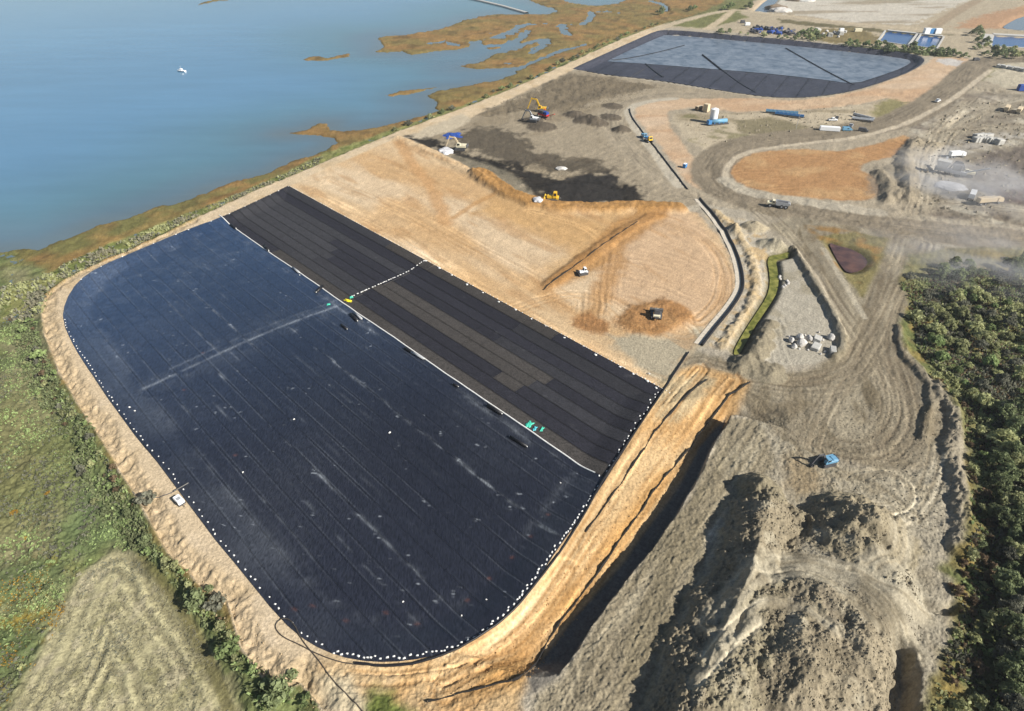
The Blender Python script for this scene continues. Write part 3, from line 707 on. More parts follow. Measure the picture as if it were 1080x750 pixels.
    F.c *= np.clip(1 + g1 * .07 + gr, .5, 1.6)[:, None]
    # drag marks that follow nothing in particular: fine scratches in two directions
    for an, sd_ in ((.9, 1), (-.4, 4), (2.2, 6)):
        u = x * math.cos(an) + y * math.sin(an); v = -x * math.sin(an) + y * math.cos(an)
        sc_ = fbm(u / 9, v / .7, 1.0, 2, sd_) * sst(-.1, .5, fbm(x, y, 26, 2, sd_)) * (1 - w3 * .6) * (1 - F.g)
        F.c *= (1 + .13 * sc_)[:, None]
    F.z += gr * .35 * np.clip(F.r * 4, 0, 1)
    F.c = np.clip(F.c, .005, .75)
    return F

ALGAE = smooth_line(P([(832, 266), (822, 269), (812, 270), (809, 276), (811, 286), (812, 300), (808, 314), (799, 328), (789, 343), (780, 358), (773, 372), (778, 376), (786, 363), (795, 346), (806, 330), (816, 314),
                       (821, 300), (820, 286), (818, 276), (824, 274), (833, 272)], -.8), True, 1)
REDP = smooth_line(P([(874, 256), (884, 260), (897, 263), (911, 271), (914, 278), (906, 286), (894, 288), (888, 281), (881, 269)], -.8), True, 1)
POND1 = P([(935.5, 34), (968, 37.5), (959.5, 49.5), (928, 44.5)], -1.2)
POND2 = P([(969, 37.6), (992.5, 40), (985, 52.5), (960.5, 49)], -1.2)
POND3 = P([(1049, 38.5), (1150, 44), (1150, 55), (1047, 50)], -1.2)
POND4 = smooth_line(P([(1062, 26), (1078, 18), (1110, 12), (1300, 8), (1300, 34), (1110, 34), (1075, 32), (1058, 30)], -1.0), True, 1)
POND5 = P([(796, 12), (805, 4), (815, -4), (824, -4), (816, 4), (809, 13)], -1.0)
PONDS = [(ALGAE, -.8, 2.2, 0), (REDP, -.8, 3.5, 0), (POND1, -1.2, 2.5, 0), (POND2, -1.2, 2.5, 0), (POND3, -1.2, 2.5, 0), (POND4, -1.0, 8, 0), (POND5, -1.0, 5, 0)]

def hq(pts, grid=None):
    """height of the ground sheet at world points"""
    a = np.asarray(pts, float).reshape(-1, 2)
    k = a[:, 1] / CAMH
    v = (k * math.sin(PIT) - math.cos(PIT)) / (math.sin(PIT) + k * math.cos(PIT))
    t = CAMH / (math.sin(PIT) - v * math.cos(PIT))
    fi = np.interp(375 - v * FOC, py, np.arange(len(py))); fj = np.interp(540 + a[:, 0] / t * FOC, px, np.arange(len(px)))
    i = np.minimum(fi.astype(int), len(py) - 2); j = np.minimum(fj.astype(int), len(px) - 2); fi = fi - i; fj = fj - j
    G = (ZZ if grid is None else grid).reshape(nr, nc)
    return (G[i, j] * (1 - fj) + G[i, j + 1] * fj) * (1 - fi) + (G[i + 1, j] * (1 - fj) + G[i + 1, j + 1] * fj) * fi
def hz(x, y): return float(hq([(x, y)])[0])

# ------------------------------------------------------------------ materials
def mat(name, col=(.5, .5, .5), rough=.8, metal=0., noise=0., nscale=3., bump=0., bscale=8., spec=.3, coord='Object', alpha=1.):
    m = bpy.data.materials.new(name); m.use_nodes = True
    nt = m.node_tree; b = nt.nodes['Principled BSDF']
    b.inputs['Base Color'].default_value = (*col, 1); b.inputs['Roughness'].default_value = rough
    b.inputs['Metallic'].default_value = metal; b.inputs['Specular IOR Level'].default_value = spec
    tc = nt.nodes.new('ShaderNodeTexCoord')
    if noise:
        n = nt.nodes.new('ShaderNodeTexNoise'); n.inputs['Scale'].default_value = nscale; n.inputs['Detail'].default_value = 5
        nt.links.new(tc.outputs[coord], n.inputs['Vector'])
        r = nt.nodes.new('ShaderNodeMapRange'); r.inputs[1].default_value = .3; r.inputs[2].default_value = .7
        r.inputs[3].default_value = 1 - noise; r.inputs[4].default_value = 1 + noise
        nt.links.new(n.outputs['Fac'], r.inputs[0])
        x = nt.nodes.new('ShaderNodeMix'); x.data_type = 'RGBA'; x.blend_type = 'MULTIPLY'; x.inputs['Factor'].default_value = 1
        x.inputs['A'].default_value = (*col, 1); nt.links.new(r.outputs[0], x.inputs['B'])
        nt.links.new(x.outputs['Result'], b.inputs['Base Color'])
    if bump:
        n2 = nt.nodes.new('ShaderNodeTexNoise'); n2.inputs['Scale'].default_value = bscale; n2.inputs['Detail'].default_value = 4
        nt.links.new(tc.outputs[coord], n2.inputs['Vector'])
        bp = nt.nodes.new('ShaderNodeBump'); bp.inputs['Strength'].default_value = bump; bp.inputs['Distance'].default_value = .1
        nt.links.new(n2.outputs['Fac'], bp.inputs['Height']); nt.links.new(bp.outputs[0], b.inputs['Normal'])
    return m

def soil_material():
    m = bpy.data.materials.new('soil'); m.use_nodes = True
    nt = m.node_tree; b = nt.nodes['Principled BSDF']
    b.inputs['Roughness'].default_value = .95; b.inputs['Specular IOR Level'].default_value = .12
    at_ = nt.nodes.new('ShaderNodeAttribute'); at_.attribute_name = 'soil'
    g = nt.nodes.new('ShaderNodeNewGeometry')
    n = nt.nodes.new('ShaderNodeTexNoise'); n.inputs['Scale'].default_value = 1.6; n.inputs['Detail'].default_value = 6; n.inputs['Roughness'].default_value = .65
    nt.links.new(g.outputs['Position'], n.inputs['Vector'])
    r = nt.nodes.new('ShaderNodeMapRange'); r.inputs[1].default_value = .3; r.inputs[2].default_value = .7
    r.inputs[3].default_value = .72; r.inputs[4].default_value = 1.28
    nt.links.new(n.outputs['Fac'], r.inputs[0])
    x = nt.nodes.new('ShaderNodeMix'); x.data_type = 'RGBA'; x.blend_type = 'MULTIPLY'; x.inputs['Factor'].default_value = 1
    nt.links.new(at_.outputs['Color'], x.inputs['A']); nt.links.new(r.outputs[0], x.inputs['B'])
    nt.links.new(x.outputs['Result'], b.inputs['Base Color'])
    bp = nt.nodes.new('ShaderNodeBump'); bp.inputs['Strength'].default_value = .6; bp.inputs['Distance'].default_value = .45
    nt.links.new(n.outputs['Fac'], bp.inputs['Height']); nt.links.new(bp.outputs[0], b.inputs['Normal'])
    return m
M_SOIL = soil_material()

# ------------------------------------------------------------------ object helpers
def tag(o, label=None, cat=None, group=None, kind=None):
    if label: o['label'] = label
    if cat: o['category'] = cat
    if group: o['group'] = group
    if kind: o['kind'] = kind
    return o

def raw_mesh(name, V, Fc, m, parent=None, kind=None, smooth=False, col=None):
    me = bpy.data.meshes.new(name)
    V = np.asarray(V, np.float32); Fc = np.asarray(Fc, np.int32)
    me.vertices.add(len(V)); me.vertices.foreach_set('co', V.ravel())
    k = Fc.shape[1]
    me.loops.add(Fc.size); me.polygons.add(len(Fc))
    me.loops.foreach_set('vertex_index', Fc.ravel())
    me.polygons.foreach_set('loop_start', np.arange(0, Fc.size, k, dtype=np.int32))
    me.polygons.foreach_set('loop_total', np.full(len(Fc), k, np.int32))
    me.polygons.foreach_set('use_smooth', np.full(len(Fc), smooth))
    if col is not None:
        a = me.color_attributes.new('soil', 'FLOAT_COLOR', 'POINT')
        cc = np.ones((len(V), 4), np.float32); cc[:, :col.shape[1]] = col
        a.data.foreach_set('color', cc.ravel())
    me.update(calc_edges=True)
    me.materials.append(m)
    o = bpy.data.objects.new(name, me); COL.objects.link(o)
    if parent: o.parent = parent
    if kind: o['kind'] = kind
    return o

def empty(name, loc, rz=0.):
    o = bpy.data.objects.new(name, None); COL.objects.link(o)
    o.empty_display_size = .5
    o.location = loc; o.rotation_euler = (0, 0, rz)
    return o

class MB:
    def __init__(self): self.bm = bmesh.new()
    def box(self, c, s, rot=None, bev=0.):
        r = bmesh.ops.create_cube(self.bm, size=1)['verts']
        M = Matrix.Translation(c) @ (rot.to_4x4() if rot else Matrix()) @ Matrix.Diagonal((*s, 1))
        bmesh.ops.transform(self.bm, matrix=M, verts=r)
        if bev:
            es = list({e for v in r for e in v.link_edges})
            bmesh.ops.bevel(self.bm, geom=es, offset=bev, segments=1, affect='EDGES')
        return self
    def beam(self, a, b, w, h=None):
        a, b = Vector(a), Vector(b); d = b - a
        self.box((a + b) / 2, (d.length, w, h or w), d.to_track_quat('X', 'Z').to_matrix()); return self
    def cyl(self, a, b, r1, r2=None, seg=10):
        a, b = Vector(a), Vector(b); d = b - a
        v = bmesh.ops.create_cone(self.bm, cap_ends=True, segments=seg, radius1=r1, radius2=r1 if r2 is None else r2, depth=d.length)['verts']
        bmesh.ops.transform(self.bm, matrix=Matrix.Translation((a + b) / 2) @ d.to_track_quat('Z', 'Y').to_matrix().to_4x4(), verts=v); return self
    def prism(self, pts, y0, y1):
        """profile in x-z, extruded along y"""
        A = [self.bm.verts.new((p[0], y0, p[1])) for p in pts]; B = [self.bm.verts.new((p[0], y1, p[1])) for p in pts]
        self.bm.faces.new(A); self.bm.faces.new(B[::-1])
        for i in range(len(pts)):
            j = (i + 1) % len(pts); self.bm.faces.new((A[j], A[i], B[i], B[j]))
        bmesh.ops.recalc_face_normals(self.bm, faces=self.bm.faces[:]); return self
    def build(self, name, m, parent=None, smooth=False):
        me = bpy.data.meshes.new(name); self.bm.to_mesh(me); self.bm.free()
        if smooth: me.polygons.foreach_set('use_smooth', np.ones(len(me.polygons), bool))
        me.materials.append(m)
        o = bpy.data.objects.new(name, me); COL.objects.link(o)
        if parent: o.parent = parent
        return o

def copy_tree(o, parent=None):
    c = o.copy(); COL.objects.link(c); c.parent = parent
    for ch in o.children: copy_tree(ch, c)
    return c

# ------------------------------------------------------------------ the ground sheet
def axis(lo, hi, step, outer):
    core = np.arange(lo, hi + step * .5, step)
    return core
px = np.concatenate([[-2600, -1900, -1400, -1000, -700, -500, -400, -320, -260], np.arange(-210, -31, 4.0), np.arange(-30, 1110.1, 1.02), np.arange(1114, 1280, 4.0), [1320, 1380, 1450, 1550, 1700, 2000, 2600, 3400]])
py = np.concatenate([[-117.5, -115, -110, -102, -92, -80, -66, -52, -40, -30, -22, -16], np.arange(-11, 765.1, 1.0), np.arange(768, 920, 3.5), [935, 960, 1000, 1060, 1150]])
U = (px - 540) / FOC; V = (375 - py) / FOC
dy = math.cos(PIT) + V * math.sin(PIT); dz = -math.sin(PIT) + V * math.cos(PIT)
tt = CAMH / -dz
YY = (tt * dy)[:, None] + 0 * U[None]; XX = tt[:, None] * U[None]
nr, nc = XX.shape
F = terrain(XX.ravel(), YY.ravel())
ZZ = F.z
idx = np.arange(nr * nc).reshape(nr, nc)
quads = np.stack([idx[1:, :-1], idx[1:, 1:], idx[:-1, 1:], idx[:-1, :-1]], -1).reshape(-1, 4)
deep = (F.ss > 9)
keep = ~(deep[quads].all(1))
quads = quads[keep]
kk = F.k[quads[:, 0]]
HEAPLAB = {H1: ('long high heap of grey brown spoil throwing a dark shadow over the grey track', 'spoil heap'),
           H2: ('rounded lumpy heap of tan spoil south of the blue excavator', 'spoil heap'),
           H4: ('small steep heap at the north tip of the long spoil heap', 'spoil heap'),
           H5: ('ridged heap of brown clay being pushed by the dozer beside the grey patch', 'clay heap'),
           H3: ('pale grey windrows with dark shadows east of the orange clay pad', 'spoil heap'),
           H6: ('dark grey mud heaps tipped in the middle of the working yard', 'mud heap')}
Cc = F.c.astype(np.float32)
co = np.stack([XX.ravel(), YY.ravel(), ZZ], -1).astype(np.float32)
for k in np.unique(kk):
    q = quads[kk == k]
    u, inv = np.unique(q.ravel(), return_inverse=True)
    nm = 'spoil_heap' if k in (H1, H2, H4, H3) else 'clay_heap' if k == H5 else 'mud_heap' if k == H6 else KN[k]
    o = raw_mesh(nm, co[u], inv.reshape(-1, 4), M_SOIL, smooth=True, col=Cc[u])
    if k in (H3, H6): tag(o, HEAPLAB[k][0], HEAPLAB[k][1], kind='stuff')
    elif k in HEAPLAB: tag(o, *HEAPLAB[k])
    else: o['kind'] = 'structure'

def pts3(lst):
    """list of photo pixels -> Nx3 points on the terrain"""
    zz = np.zeros(len(lst))
    for _ in range(4):
        a = np.array([at(p[0], p[1], z) for p, z in zip(lst, zz)])
        zz = hq(a)
    return np.column_stack([a, zz])

# ------------------------------------------------------------------ water
def water_material(name, attr, rough, bscale, bstr, dist=.3, spec=.5, stretch=(1, 1, 1)):
    m = bpy.data.materials.new(name); m.use_nodes = True
    nt = m.node_tree; b = nt.nodes['Principled BSDF']
    b.inputs['Roughness'].default_value = rough; b.inputs['Specular IOR Level'].default_value = spec; b.inputs['IOR'].default_value = 1.33
    if isinstance(attr, str):
        a = nt.nodes.new('ShaderNodeAttribute'); a.attribute_name = attr
        g0 = nt.nodes.new('ShaderNodeNewGeometry'); mp0 = nt.nodes.new('ShaderNodeMapping'); mp0.inputs['Rotation'].default_value = (0, 0, R(-14)); mp0.inputs['Scale'].default_value = (.35, 1.6, 1)
        n0 = nt.nodes.new('ShaderNodeTexNoise'); n0.inputs['Scale'].default_value = .035; n0.inputs['Detail'].default_value = 9; n0.inputs['Roughness'].default_value = .68
        r0 = nt.nodes.new('ShaderNodeMapRange'); r0.inputs[1].default_value = .3; r0.inputs[2].default_value = .7; r0.inputs[3].default_value = .92; r0.inputs[4].default_value = 1.08
        x0 = nt.nodes.new('ShaderNodeMix'); x0.data_type = 'RGBA'; x0.blend_type = 'MULTIPLY'; x0.inputs['Factor'].default_value = 1
        nt.links.new(g0.outputs['Position'], mp0.inputs[0]); nt.links.new(mp0.outputs[0], n0.inputs['Vector']); nt.links.new(n0.outputs['Fac'], r0.inputs[0])
        nt.links.new(a.outputs['Color'], x0.inputs['A']); nt.links.new(r0.outputs[0], x0.inputs['B']); nt.links.new(x0.outputs['Result'], b.inputs['Base Color'])
    else: b.inputs['Base Color'].default_value = (*attr, 1)
    g = nt.nodes.new('ShaderNodeNewGeometry')
    mp = nt.nodes.new('ShaderNodeMapping'); mp.inputs['Scale'].default_value = stretch; mp.inputs['Rotation'].default_value = (0, 0, R(25))
    nt.links.new(g.outputs['Position'], mp.inputs[0])
    n = nt.nodes.new('ShaderNodeTexNoise'); n.inputs['Scale'].default_value = bscale; n.inputs['Detail'].default_value = 5; n.inputs['Roughness'].default_value = .6
    nt.links.new(mp.outputs[0], n.inputs['Vector'])
    bp = nt.nodes.new('ShaderNodeBump'); bp.inputs['Strength'].default_value = bstr; bp.inputs['Distance'].default_value = dist
    nt.links.new(n.outputs['Fac'], bp.inputs['Height']); nt.links.new(bp.outputs[0], b.inputs['Normal'])
    return m
M_SEA = water_material('sea_water', 'soil', .12, .35, .35, .25, .5, (1, .45, 1))
def sea_sheet():
    sx = px[::6]; sy = py[::5]
    U = (sx - 540) / FOC; V = (375 - sy) / FOC
    dy = math.cos(PIT) + V * math.sin(PIT); dz = -math.sin(PIT) + V * math.cos(PIT)
    t = (CAMH - SEA) / -dz
    X = (t[:, None] * U[None]).ravel(); Y = ((t * dy)[:, None] + 0 * U[None]).ravel()
    n, m = len(sy), len(sx)
    d, _, _ = seg_dist(SHORE, X, Y, True)
    ins = inside(SHORE, X, Y); ss = np.where(ins, -d, d)
    dw = ss + 14 * fbm(X, Y, 60, 3, 2)
    deep = np.array((.085, .185, .285)); mid = np.array((.078, .158, .192)); shal = np.array((.085, .135, .170)); mudc = np.array((.095, .128, .140))
    k1 = sst(-10, 150, ss + 60 * fbm(X, Y, 240, 3, 5))[:, None]; k2 = sst(5, 48, dw)[:, None]; k3 = sst(-2, 14, ss + 5 * fbm(X, Y, 25, 2, 4))[:, None]
    c = mudc * (1 - k3) + (shal * (1 - k2) + (mid * (1 - k1) + deep * k1) * k2) * k3
    c *= (1 + .10 * fbm(X * .4, Y, 90, 3, 6))[:, None]
    idx = np.arange(n * m).reshape(n, m)
    q = np.stack([idx[1:, :-1], idx[1:, 1:], idx[:-1, 1:], idx[:-1, :-1]], -1).reshape(-1, 4)
    keep = (ss[q] > -60).any(1)
    q = q[keep]; u, inv = np.unique(q.ravel(), return_inverse=True)
    co = np.column_stack([X, Y, np.full(len(X), SEA)])
    o = raw_mesh('sea', co[u], inv.reshape(-1, 4), M_SEA, smooth=True, col=c[u].astype(np.float32)); o['kind'] = 'structure'
sea_sheet()

def sheet(name, Q, z, m, kind='structure', grow=0.):
    bm = bmesh.new()
    c = Q.mean(0)
    vs = []
    for p in Q:
        d = p - c; L = np.hypot(*d) + 1e-6
        p = p + d / L * grow
        vs.append(bm.verts.new((p[0], p[1], z)))
    f = bm.faces.new(vs)
    bmesh.ops.triangulate(bm, faces=[f])
    bmesh.ops.recalc_face_normals(bm, faces=bm.faces[:])
    if bm.faces[:][0].normal.z < 0: bmesh.ops.reverse_faces(bm, faces=bm.faces[:])
    me = bpy.data.meshes.new(name); bm.to_mesh(me); bm.free(); me.materials.append(m)
    o = bpy.data.objects.new(name, me); COL.objects.link(o)
    if kind: o['kind'] = kind
    return o
M_ALG = water_material('algae_water', S(132, 132, 40), .5, 1.2, .2)
M_RED = water_material('red_water', S(98, 62, 60), .15, .8, .15)
M_BLU = water_material('pond_water', (.02, .07, .20), .1, .8, .2)
M_GRY = water_material('grey_water', (.10, .13, .17), .15, .8, .2)
for m_, ca, cb, sc_ in ((M_ALG, (.075, .085, .012, 1), (.21, .20, .05, 1), .5), (M_RED, (.05, .028, .026, 1), (.115, .060, .045, 1), .25)):
    nt = m_.node_tree; g_ = nt.nodes.new('ShaderNodeNewGeometry'); n_ = nt.nodes.new('ShaderNodeTexNoise'); n_.inputs['Scale'].default_value = sc_; n_.inputs['Detail'].default_value = 7
    cr = nt.nodes.new('ShaderNodeValToRGB'); cr.color_ramp.elements[0].position = .35; cr.color_ramp.elements[1].position = .65; cr.color_ramp.elements[0].color = ca; cr.color_ramp.elements[1].color = cb
    nt.links.new(g_.outputs['Position'], n_.inputs['Vector']); nt.links.new(n_.outputs['Fac'], cr.inputs[0]); nt.links.new(cr.outputs[0], nt.nodes['Principled BSDF'].inputs['Base Color'])
sheet('algae_water', ALGAE, -.72, M_ALG, grow=.35); sheet('red_pond_water', REDP, -.72, M_RED, grow=.5)
for Q in (POND1, POND2, POND3): sheet('pond_water', Q, -1.15, M_BLU, grow=1.5)
for Q in (POND4, POND5): sheet('pond_water', Q, -.95, M_GRY, grow=1.5)
#__OBJ_START__
# ------------------------------------------------------------------ liners
LO = np.array(at(233, 230, -.8)); LE = np.array(at(630, 503, -1.2))
LD = (LE - LO) / np.linalg.norm(LE - LO); LN = np.array([-LD[1], LD[0]])
def st(p): q = np.asarray(p) - LO; return q @ LD, q @ LN
def grow(Q, g):
    A = np.roll(Q, 1, 0); B = np.roll(Q, -1, 0); t = B - A; t /= np.linalg.norm(t, axis=1)[:, None] + 1e-9
    n = np.column_stack([t[:, 1], -t[:, 0]])
    area = .5 * np.sum(Q[:, 0] * B[:, 1] - B[:, 0] * Q[:, 1])
    return Q + n * g * (1 if area > 0 else -1)
CELLG = grow(CELL, .35)
CS = np.column_stack(st(CELLG))
def srange(t):
    r = []
    for i in range(len(CS)):
        a, b = CS[i], CS[(i + 1) % len(CS)]
        if (a[1] > t) != (b[1] > t): r.append(a[0] + (t - a[1]) / (b[1] - a[1]) * (b[0] - a[0]))
    return (min(r), max(r)) if len(r) > 1 else None
def cell_z(x, y):
    d, _, _ = seg_dist(CELL, x, y, True); d = np.where(inside(CELL, x, y), -d, d)
    return BASIN * sst(0, -8.5, d), d

def liner_material(name, rough, spec, bscale, bstr, scale=(1, 1, 1)):
    m = bpy.data.materials.new(name); m.use_nodes = True
    nt = m.node_tree; b = nt.nodes['Principled BSDF']
    b.inputs['Roughness'].default_value = rough; b.inputs['Specular IOR Level'].default_value = spec
    a = nt.nodes.new('ShaderNodeAttribute'); a.attribute_name = 'soil'
    g = nt.nodes.new('ShaderNodeNewGeometry')
    mp = nt.nodes.new('ShaderNodeMapping'); mp.vector_type = 'POINT'
    mp.inputs['Rotation'].default_value = (0, 0, -math.atan2(LD[1], LD[0])); mp.inputs['Scale'].default_value = scale
    nt.links.new(g.outputs['Position'], mp.inputs[0])
    n = nt.nodes.new('ShaderNodeTexNoise'); n.inputs['Scale'].default_value = bscale; n.inputs['Detail'].default_value = 4
    nt.links.new(mp.outputs[0], n.inputs['Vector'])
    r = nt.nodes.new('ShaderNodeMapRange'); r.inputs[1].default_value = .3; r.inputs[2].default_value = .7
    r.inputs[3].default_value = .55; r.inputs[4].default_value = 1.5
    nt.links.new(n.outputs['Fac'], r.inputs[0])
    x = nt.nodes.new('ShaderNodeMix'); x.data_type = 'RGBA'; x.blend_type = 'MULTIPLY'; x.inputs['Factor'].default_value = 1
    nt.links.new(a.outputs['Color'], x.inputs['A']); nt.links.new(r.outputs[0], x.inputs['B'])
    nt.links.new(x.outputs['Result'], b.inputs['Base Color'])
    bp = nt.nodes.new('ShaderNodeBump'); bp.inputs['Strength'].default_value = bstr; bp.inputs['Distance'].default_value = .12
    nt.links.new(n.outputs['Fac'], bp.inputs['Height']); nt.links.new(bp.outputs[0], b.inputs['Normal'])
    return m
M_BLIN = liner_material('smooth_geomembrane', .34, .6, 2.4, .5, (1.3, .35, 1))
M_KLIN = liner_material('dull_geotextile', .85, .20, 2.5, .2)

def panel(name, t0, t1, s0f, s1f, colf, m, parent, step, lift, wr):
    tc = np.array([t0 + .02, t0 + .16, t0 + .34, *np.linspace(t0 + .7, t1 - .7, max(2, int((t1 - t0) / .5) - 1)), t1 - .34, t1 - .16, t1 - .02])
    rr = [(s0f(t), s1f(t)) for t in tc]
    if any(r[0] is None or r[1] - r[0] < .5 for r in rr): 
        rr = [r if (r[0] is not None and r[1] - r[0] > .5) else None for r in rr]
        good = [i for i, r in enumerate(rr) if r]
        if len(good) < 2: return None
        tc = tc[good]; rr = [rr[i] for i in good]
    L = max(b - a for a, b in rr); n = max(3, int(L / step))
    u = np.linspace(0, 1, n + 1)
    Sg = np.stack([a + (b - a) * u for a, b in rr], 0); Tg = np.repeat(tc[:, None], n + 1, 1)
    X = LO[0] + Sg * LD[0] + Tg * LN[0]; Y = LO[1] + Sg * LD[1] + Tg * LN[1]
    zb, d = cell_z(X.ravel(), Y.ravel())
    e = np.clip(1 - (t1 - Tg.ravel()) / .35, 0, 1)
    Z = zb + .14 + lift + .05 * e + wr * fbm(Sg.ravel() * .9, Tg.ravel() * .55, 1.6, 2, 3) + wr * .7 * fbm(Sg.ravel() * 1., Tg.ravel() * .25, 3.2, 2, 1)
    Z = np.where(d > -.1, np.maximum(Z, .10), Z)
    c = colf(Sg.ravel(), Tg.ravel(), d)
    na = len(tc); idx = np.arange(na * (n + 1)).reshape(na, n + 1)
    q = np.stack([idx[:-1, :-1], idx[:-1, 1:], idx[1:, 1:], idx[1:, :-1]], -1).reshape(-1, 4)
    return raw_mesh(name, np.column_stack([X.ravel(), Y.ravel(), Z]), q, m, parent, None, True, c.astype(np.float32))

STREAK = [(-34.2, -5, 97, 1.0, .5), (-20.6, 96, 230, 1.0, .55), (-48.0, 96, 225, .9, .5), (-9.3, 96, 215, .35, .35), (-27.4, 0, 230, .3, .3), (-41, 0, 230, .3, .3),
          (-61.7, 20, 200, .25, .3), (-54.8, 95, 220, .45, .4), (-13.8, 0, 95, .35, .4), (-22.9, 0, 95, .35, .3), (-43.4, 0, 95, .35, .4), (-3, 5, 210, .35, .9)]
SPOTS = [st(at(a, b, -1.3)) for a, b in ((365, 655), (407, 646), (440, 658), (493, 633), (516, 610), (540, 588), (578, 543), (312, 646), (330, 640), (560, 566), (194, 411), (214, 372), (248, 480))]
def blue_col(s, t, d):
    base = np.array((.0125, .0142, .0215)) * (1 + 0 * s[0])
    c = np.repeat(base[None], len(s), 0)
    k = t / 4.55 + .5; fr = (k - np.floor(k)); ln = np.floor(k)
    c *= (1 + .12 * np.sin(ln * 12.9))[:, None]
    edge = np.minimum(fr, 1 - fr) * 4.55
    c *= (1 - .28 * sst(.25, .05, edge))[:, None]
    half = np.minimum(abs(fr - .5) * 4.55, 9)
    c *= (1 - .25 * sst(.35, .0, half) * (vn(s / 30, ln * 3.3) > -.2))[:, None]
    dust = np.zeros(len(s)); el = fbm(s / 4.5, t * .9, 1.0, 3, 7, .6)
    sl_ = sst(.55, .3, edge) * sst(.15, .35, edge) * np.clip(.25 + vn(s / 14, ln * 5.1, 2), 0, 1)
    dust += .030 * sl_ + .018 * sst(.3, .1, half) * np.clip(vn(s / 9, ln * 2.7, 4), 0, 1)
    n1 = fbm(s, t, 3.2, 3, 2, .6); n2 = fbm(s, t, 18, 2, 5); n0 = fbm(s, t, 1.2, 2, 7)
    for (tt_, a, b, am, w) in STREAK:
        g = np.exp(-((t - tt_ - .25 * n2) / (w * .75)) ** 2) * (s > a) * (s < b) * am * np.clip(.35 + n2 * .8 + n1 * .9, 0, 1.2)
        g2 = np.exp(-((t - tt_) / (w * 2.6)) ** 2) * (s > a) * (s < b) * am * .20 * np.clip(.4 + n1, 0, 1)
        dust += (g * .15 + g2 * .06) * sst(-.2, .5, el)
    # band where the floor folds, running across
    sc = 96.5 - (t + 5) * -.045 + 1.6 * np.sin(t / 17)
    dust += .10 * np.exp(-((s - sc) / .55) ** 2) * np.clip(.7 + n1, 0, 1) * (t > -67) + .045 * np.exp(-((s - sc + 3.6) / .5) ** 2) * (t > -58) * np.clip(.6 + n1, 0, 1)
    dust += .020 * np.exp(-((s - sc) / 6) ** 2) * np.clip(.4 + n1, 0, 1)
    # toe of the side slope and the slope itself
    dust += .030 * np.exp(-((d + 8.2) / 1.3) ** 2) * np.clip(.2 + n1 + .7 * n2, 0, 1) + .018 * sst(-9, -6, d) * np.clip(.4 + n2, 0, 1) * (t < -3)
    dust += .04 * np.exp(-(t + 2.2) ** 2 / 1.2) * np.clip(n1 + n2 * .8, 0, 1)
    dust += .16 * sst(.70, .95, n0 + .4 * n1) * (RNG.rand(len(s)) < .5) + .006 * np.clip(n2, 0, 1)  # pale specks: dust spots together with painted glints
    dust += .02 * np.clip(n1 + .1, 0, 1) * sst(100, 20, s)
    far = sst(185, 5, s - t * .35)[:, None]; c = c * (1 - far) + np.array((.0185, .0370, .078)) * (c / base) * far  # sky sheen painted into the colour, bluer towards the far left end
    c = c + dust[:, None] * np.array((.92, 1.0, 1.05))
    for (a, b) in SPOTS:
        g = np.exp(-(((s - a) ** 2 + (t - b) ** 2) / .12))[:, None]
        c = c * (1 - g * .6) + np.array((.22, .08, .045)) * g * .35
    return c

liner = empty('geomembrane_liner', (LO[0], LO[1], 0))
tag(liner, 'huge dark blue black smooth liner with dusty streaks filling the rounded lower cell', 'liner')
def keep_world(o, par):
    o.parent = par; o.matrix_parent_inverse = Matrix.Translation(par.location).inverted(); return o
print('TMAX', CS[:, 1].max(), CS[:, 0].min(), CS[:, 0].max())
nb = 0
t = -.02
while t > -76:
    w = 2.275 if t > -.1 else 4.55
    a, b = t - w, t
    fa = lambda q: (srange(min(q, -.05)) or (None, None))[0]
    fb_ = lambda q: (srange(min(q, -.05)) or (None, 0))[1]
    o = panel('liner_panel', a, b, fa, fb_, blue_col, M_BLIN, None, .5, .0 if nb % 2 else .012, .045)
    if o: keep_world(o, liner)
    nb += 1; t -= w

strip = empty('black_liner', (LO[0] + 3 * LN[0], LO[1] + 3 * LN[1], 0))
tag(strip, 'straight matt black strip of liner panels between bare clay and the big blue black liner', 'liner')
TMAX = float(np.percentile(CS[:, 1], 99.5)); TMAX = CS[:, 1].max()
TW = (TMAX - .05) / 9
BR = (.040, .036, .033); DK = (.0155, .0155, .021); MD = (.024, .024, .028); LT = (.030, .030, .034)
cuts = {0: [(0, 44, DK), (44, 120, BR), (120, 212, BR)], 1: [(0, 50, MD), (50, 96, LT), (96, 160, DK), (160, 212, DK)], 2: [(0, 60, LT), (60, 95, MD), (95, 163, DK), (163, 172, BR), (172, 212, DK)],
        3: [(0, 64, LT), (64, 95, DK), (95, 173, BR), (173, 212, MD)], 4: [(0, 60, LT), (60, 96, DK), (96, 176, BR), (176, 212, DK)], 5: [(0, 52, LT), (52, 96, DK), (96, 150, DK), (150, 212, MD)],
        6: [(0, 56, LT), (56, 96, MD), (96, 212, DK)], 7: [(0, 95, DK), (95, 150, DK), (150, 212, MD)], 8: [(0, 74, MD), (74, 100, BR), (100, 150, BR), (150, 163, BR), (163, 212, DK)]}
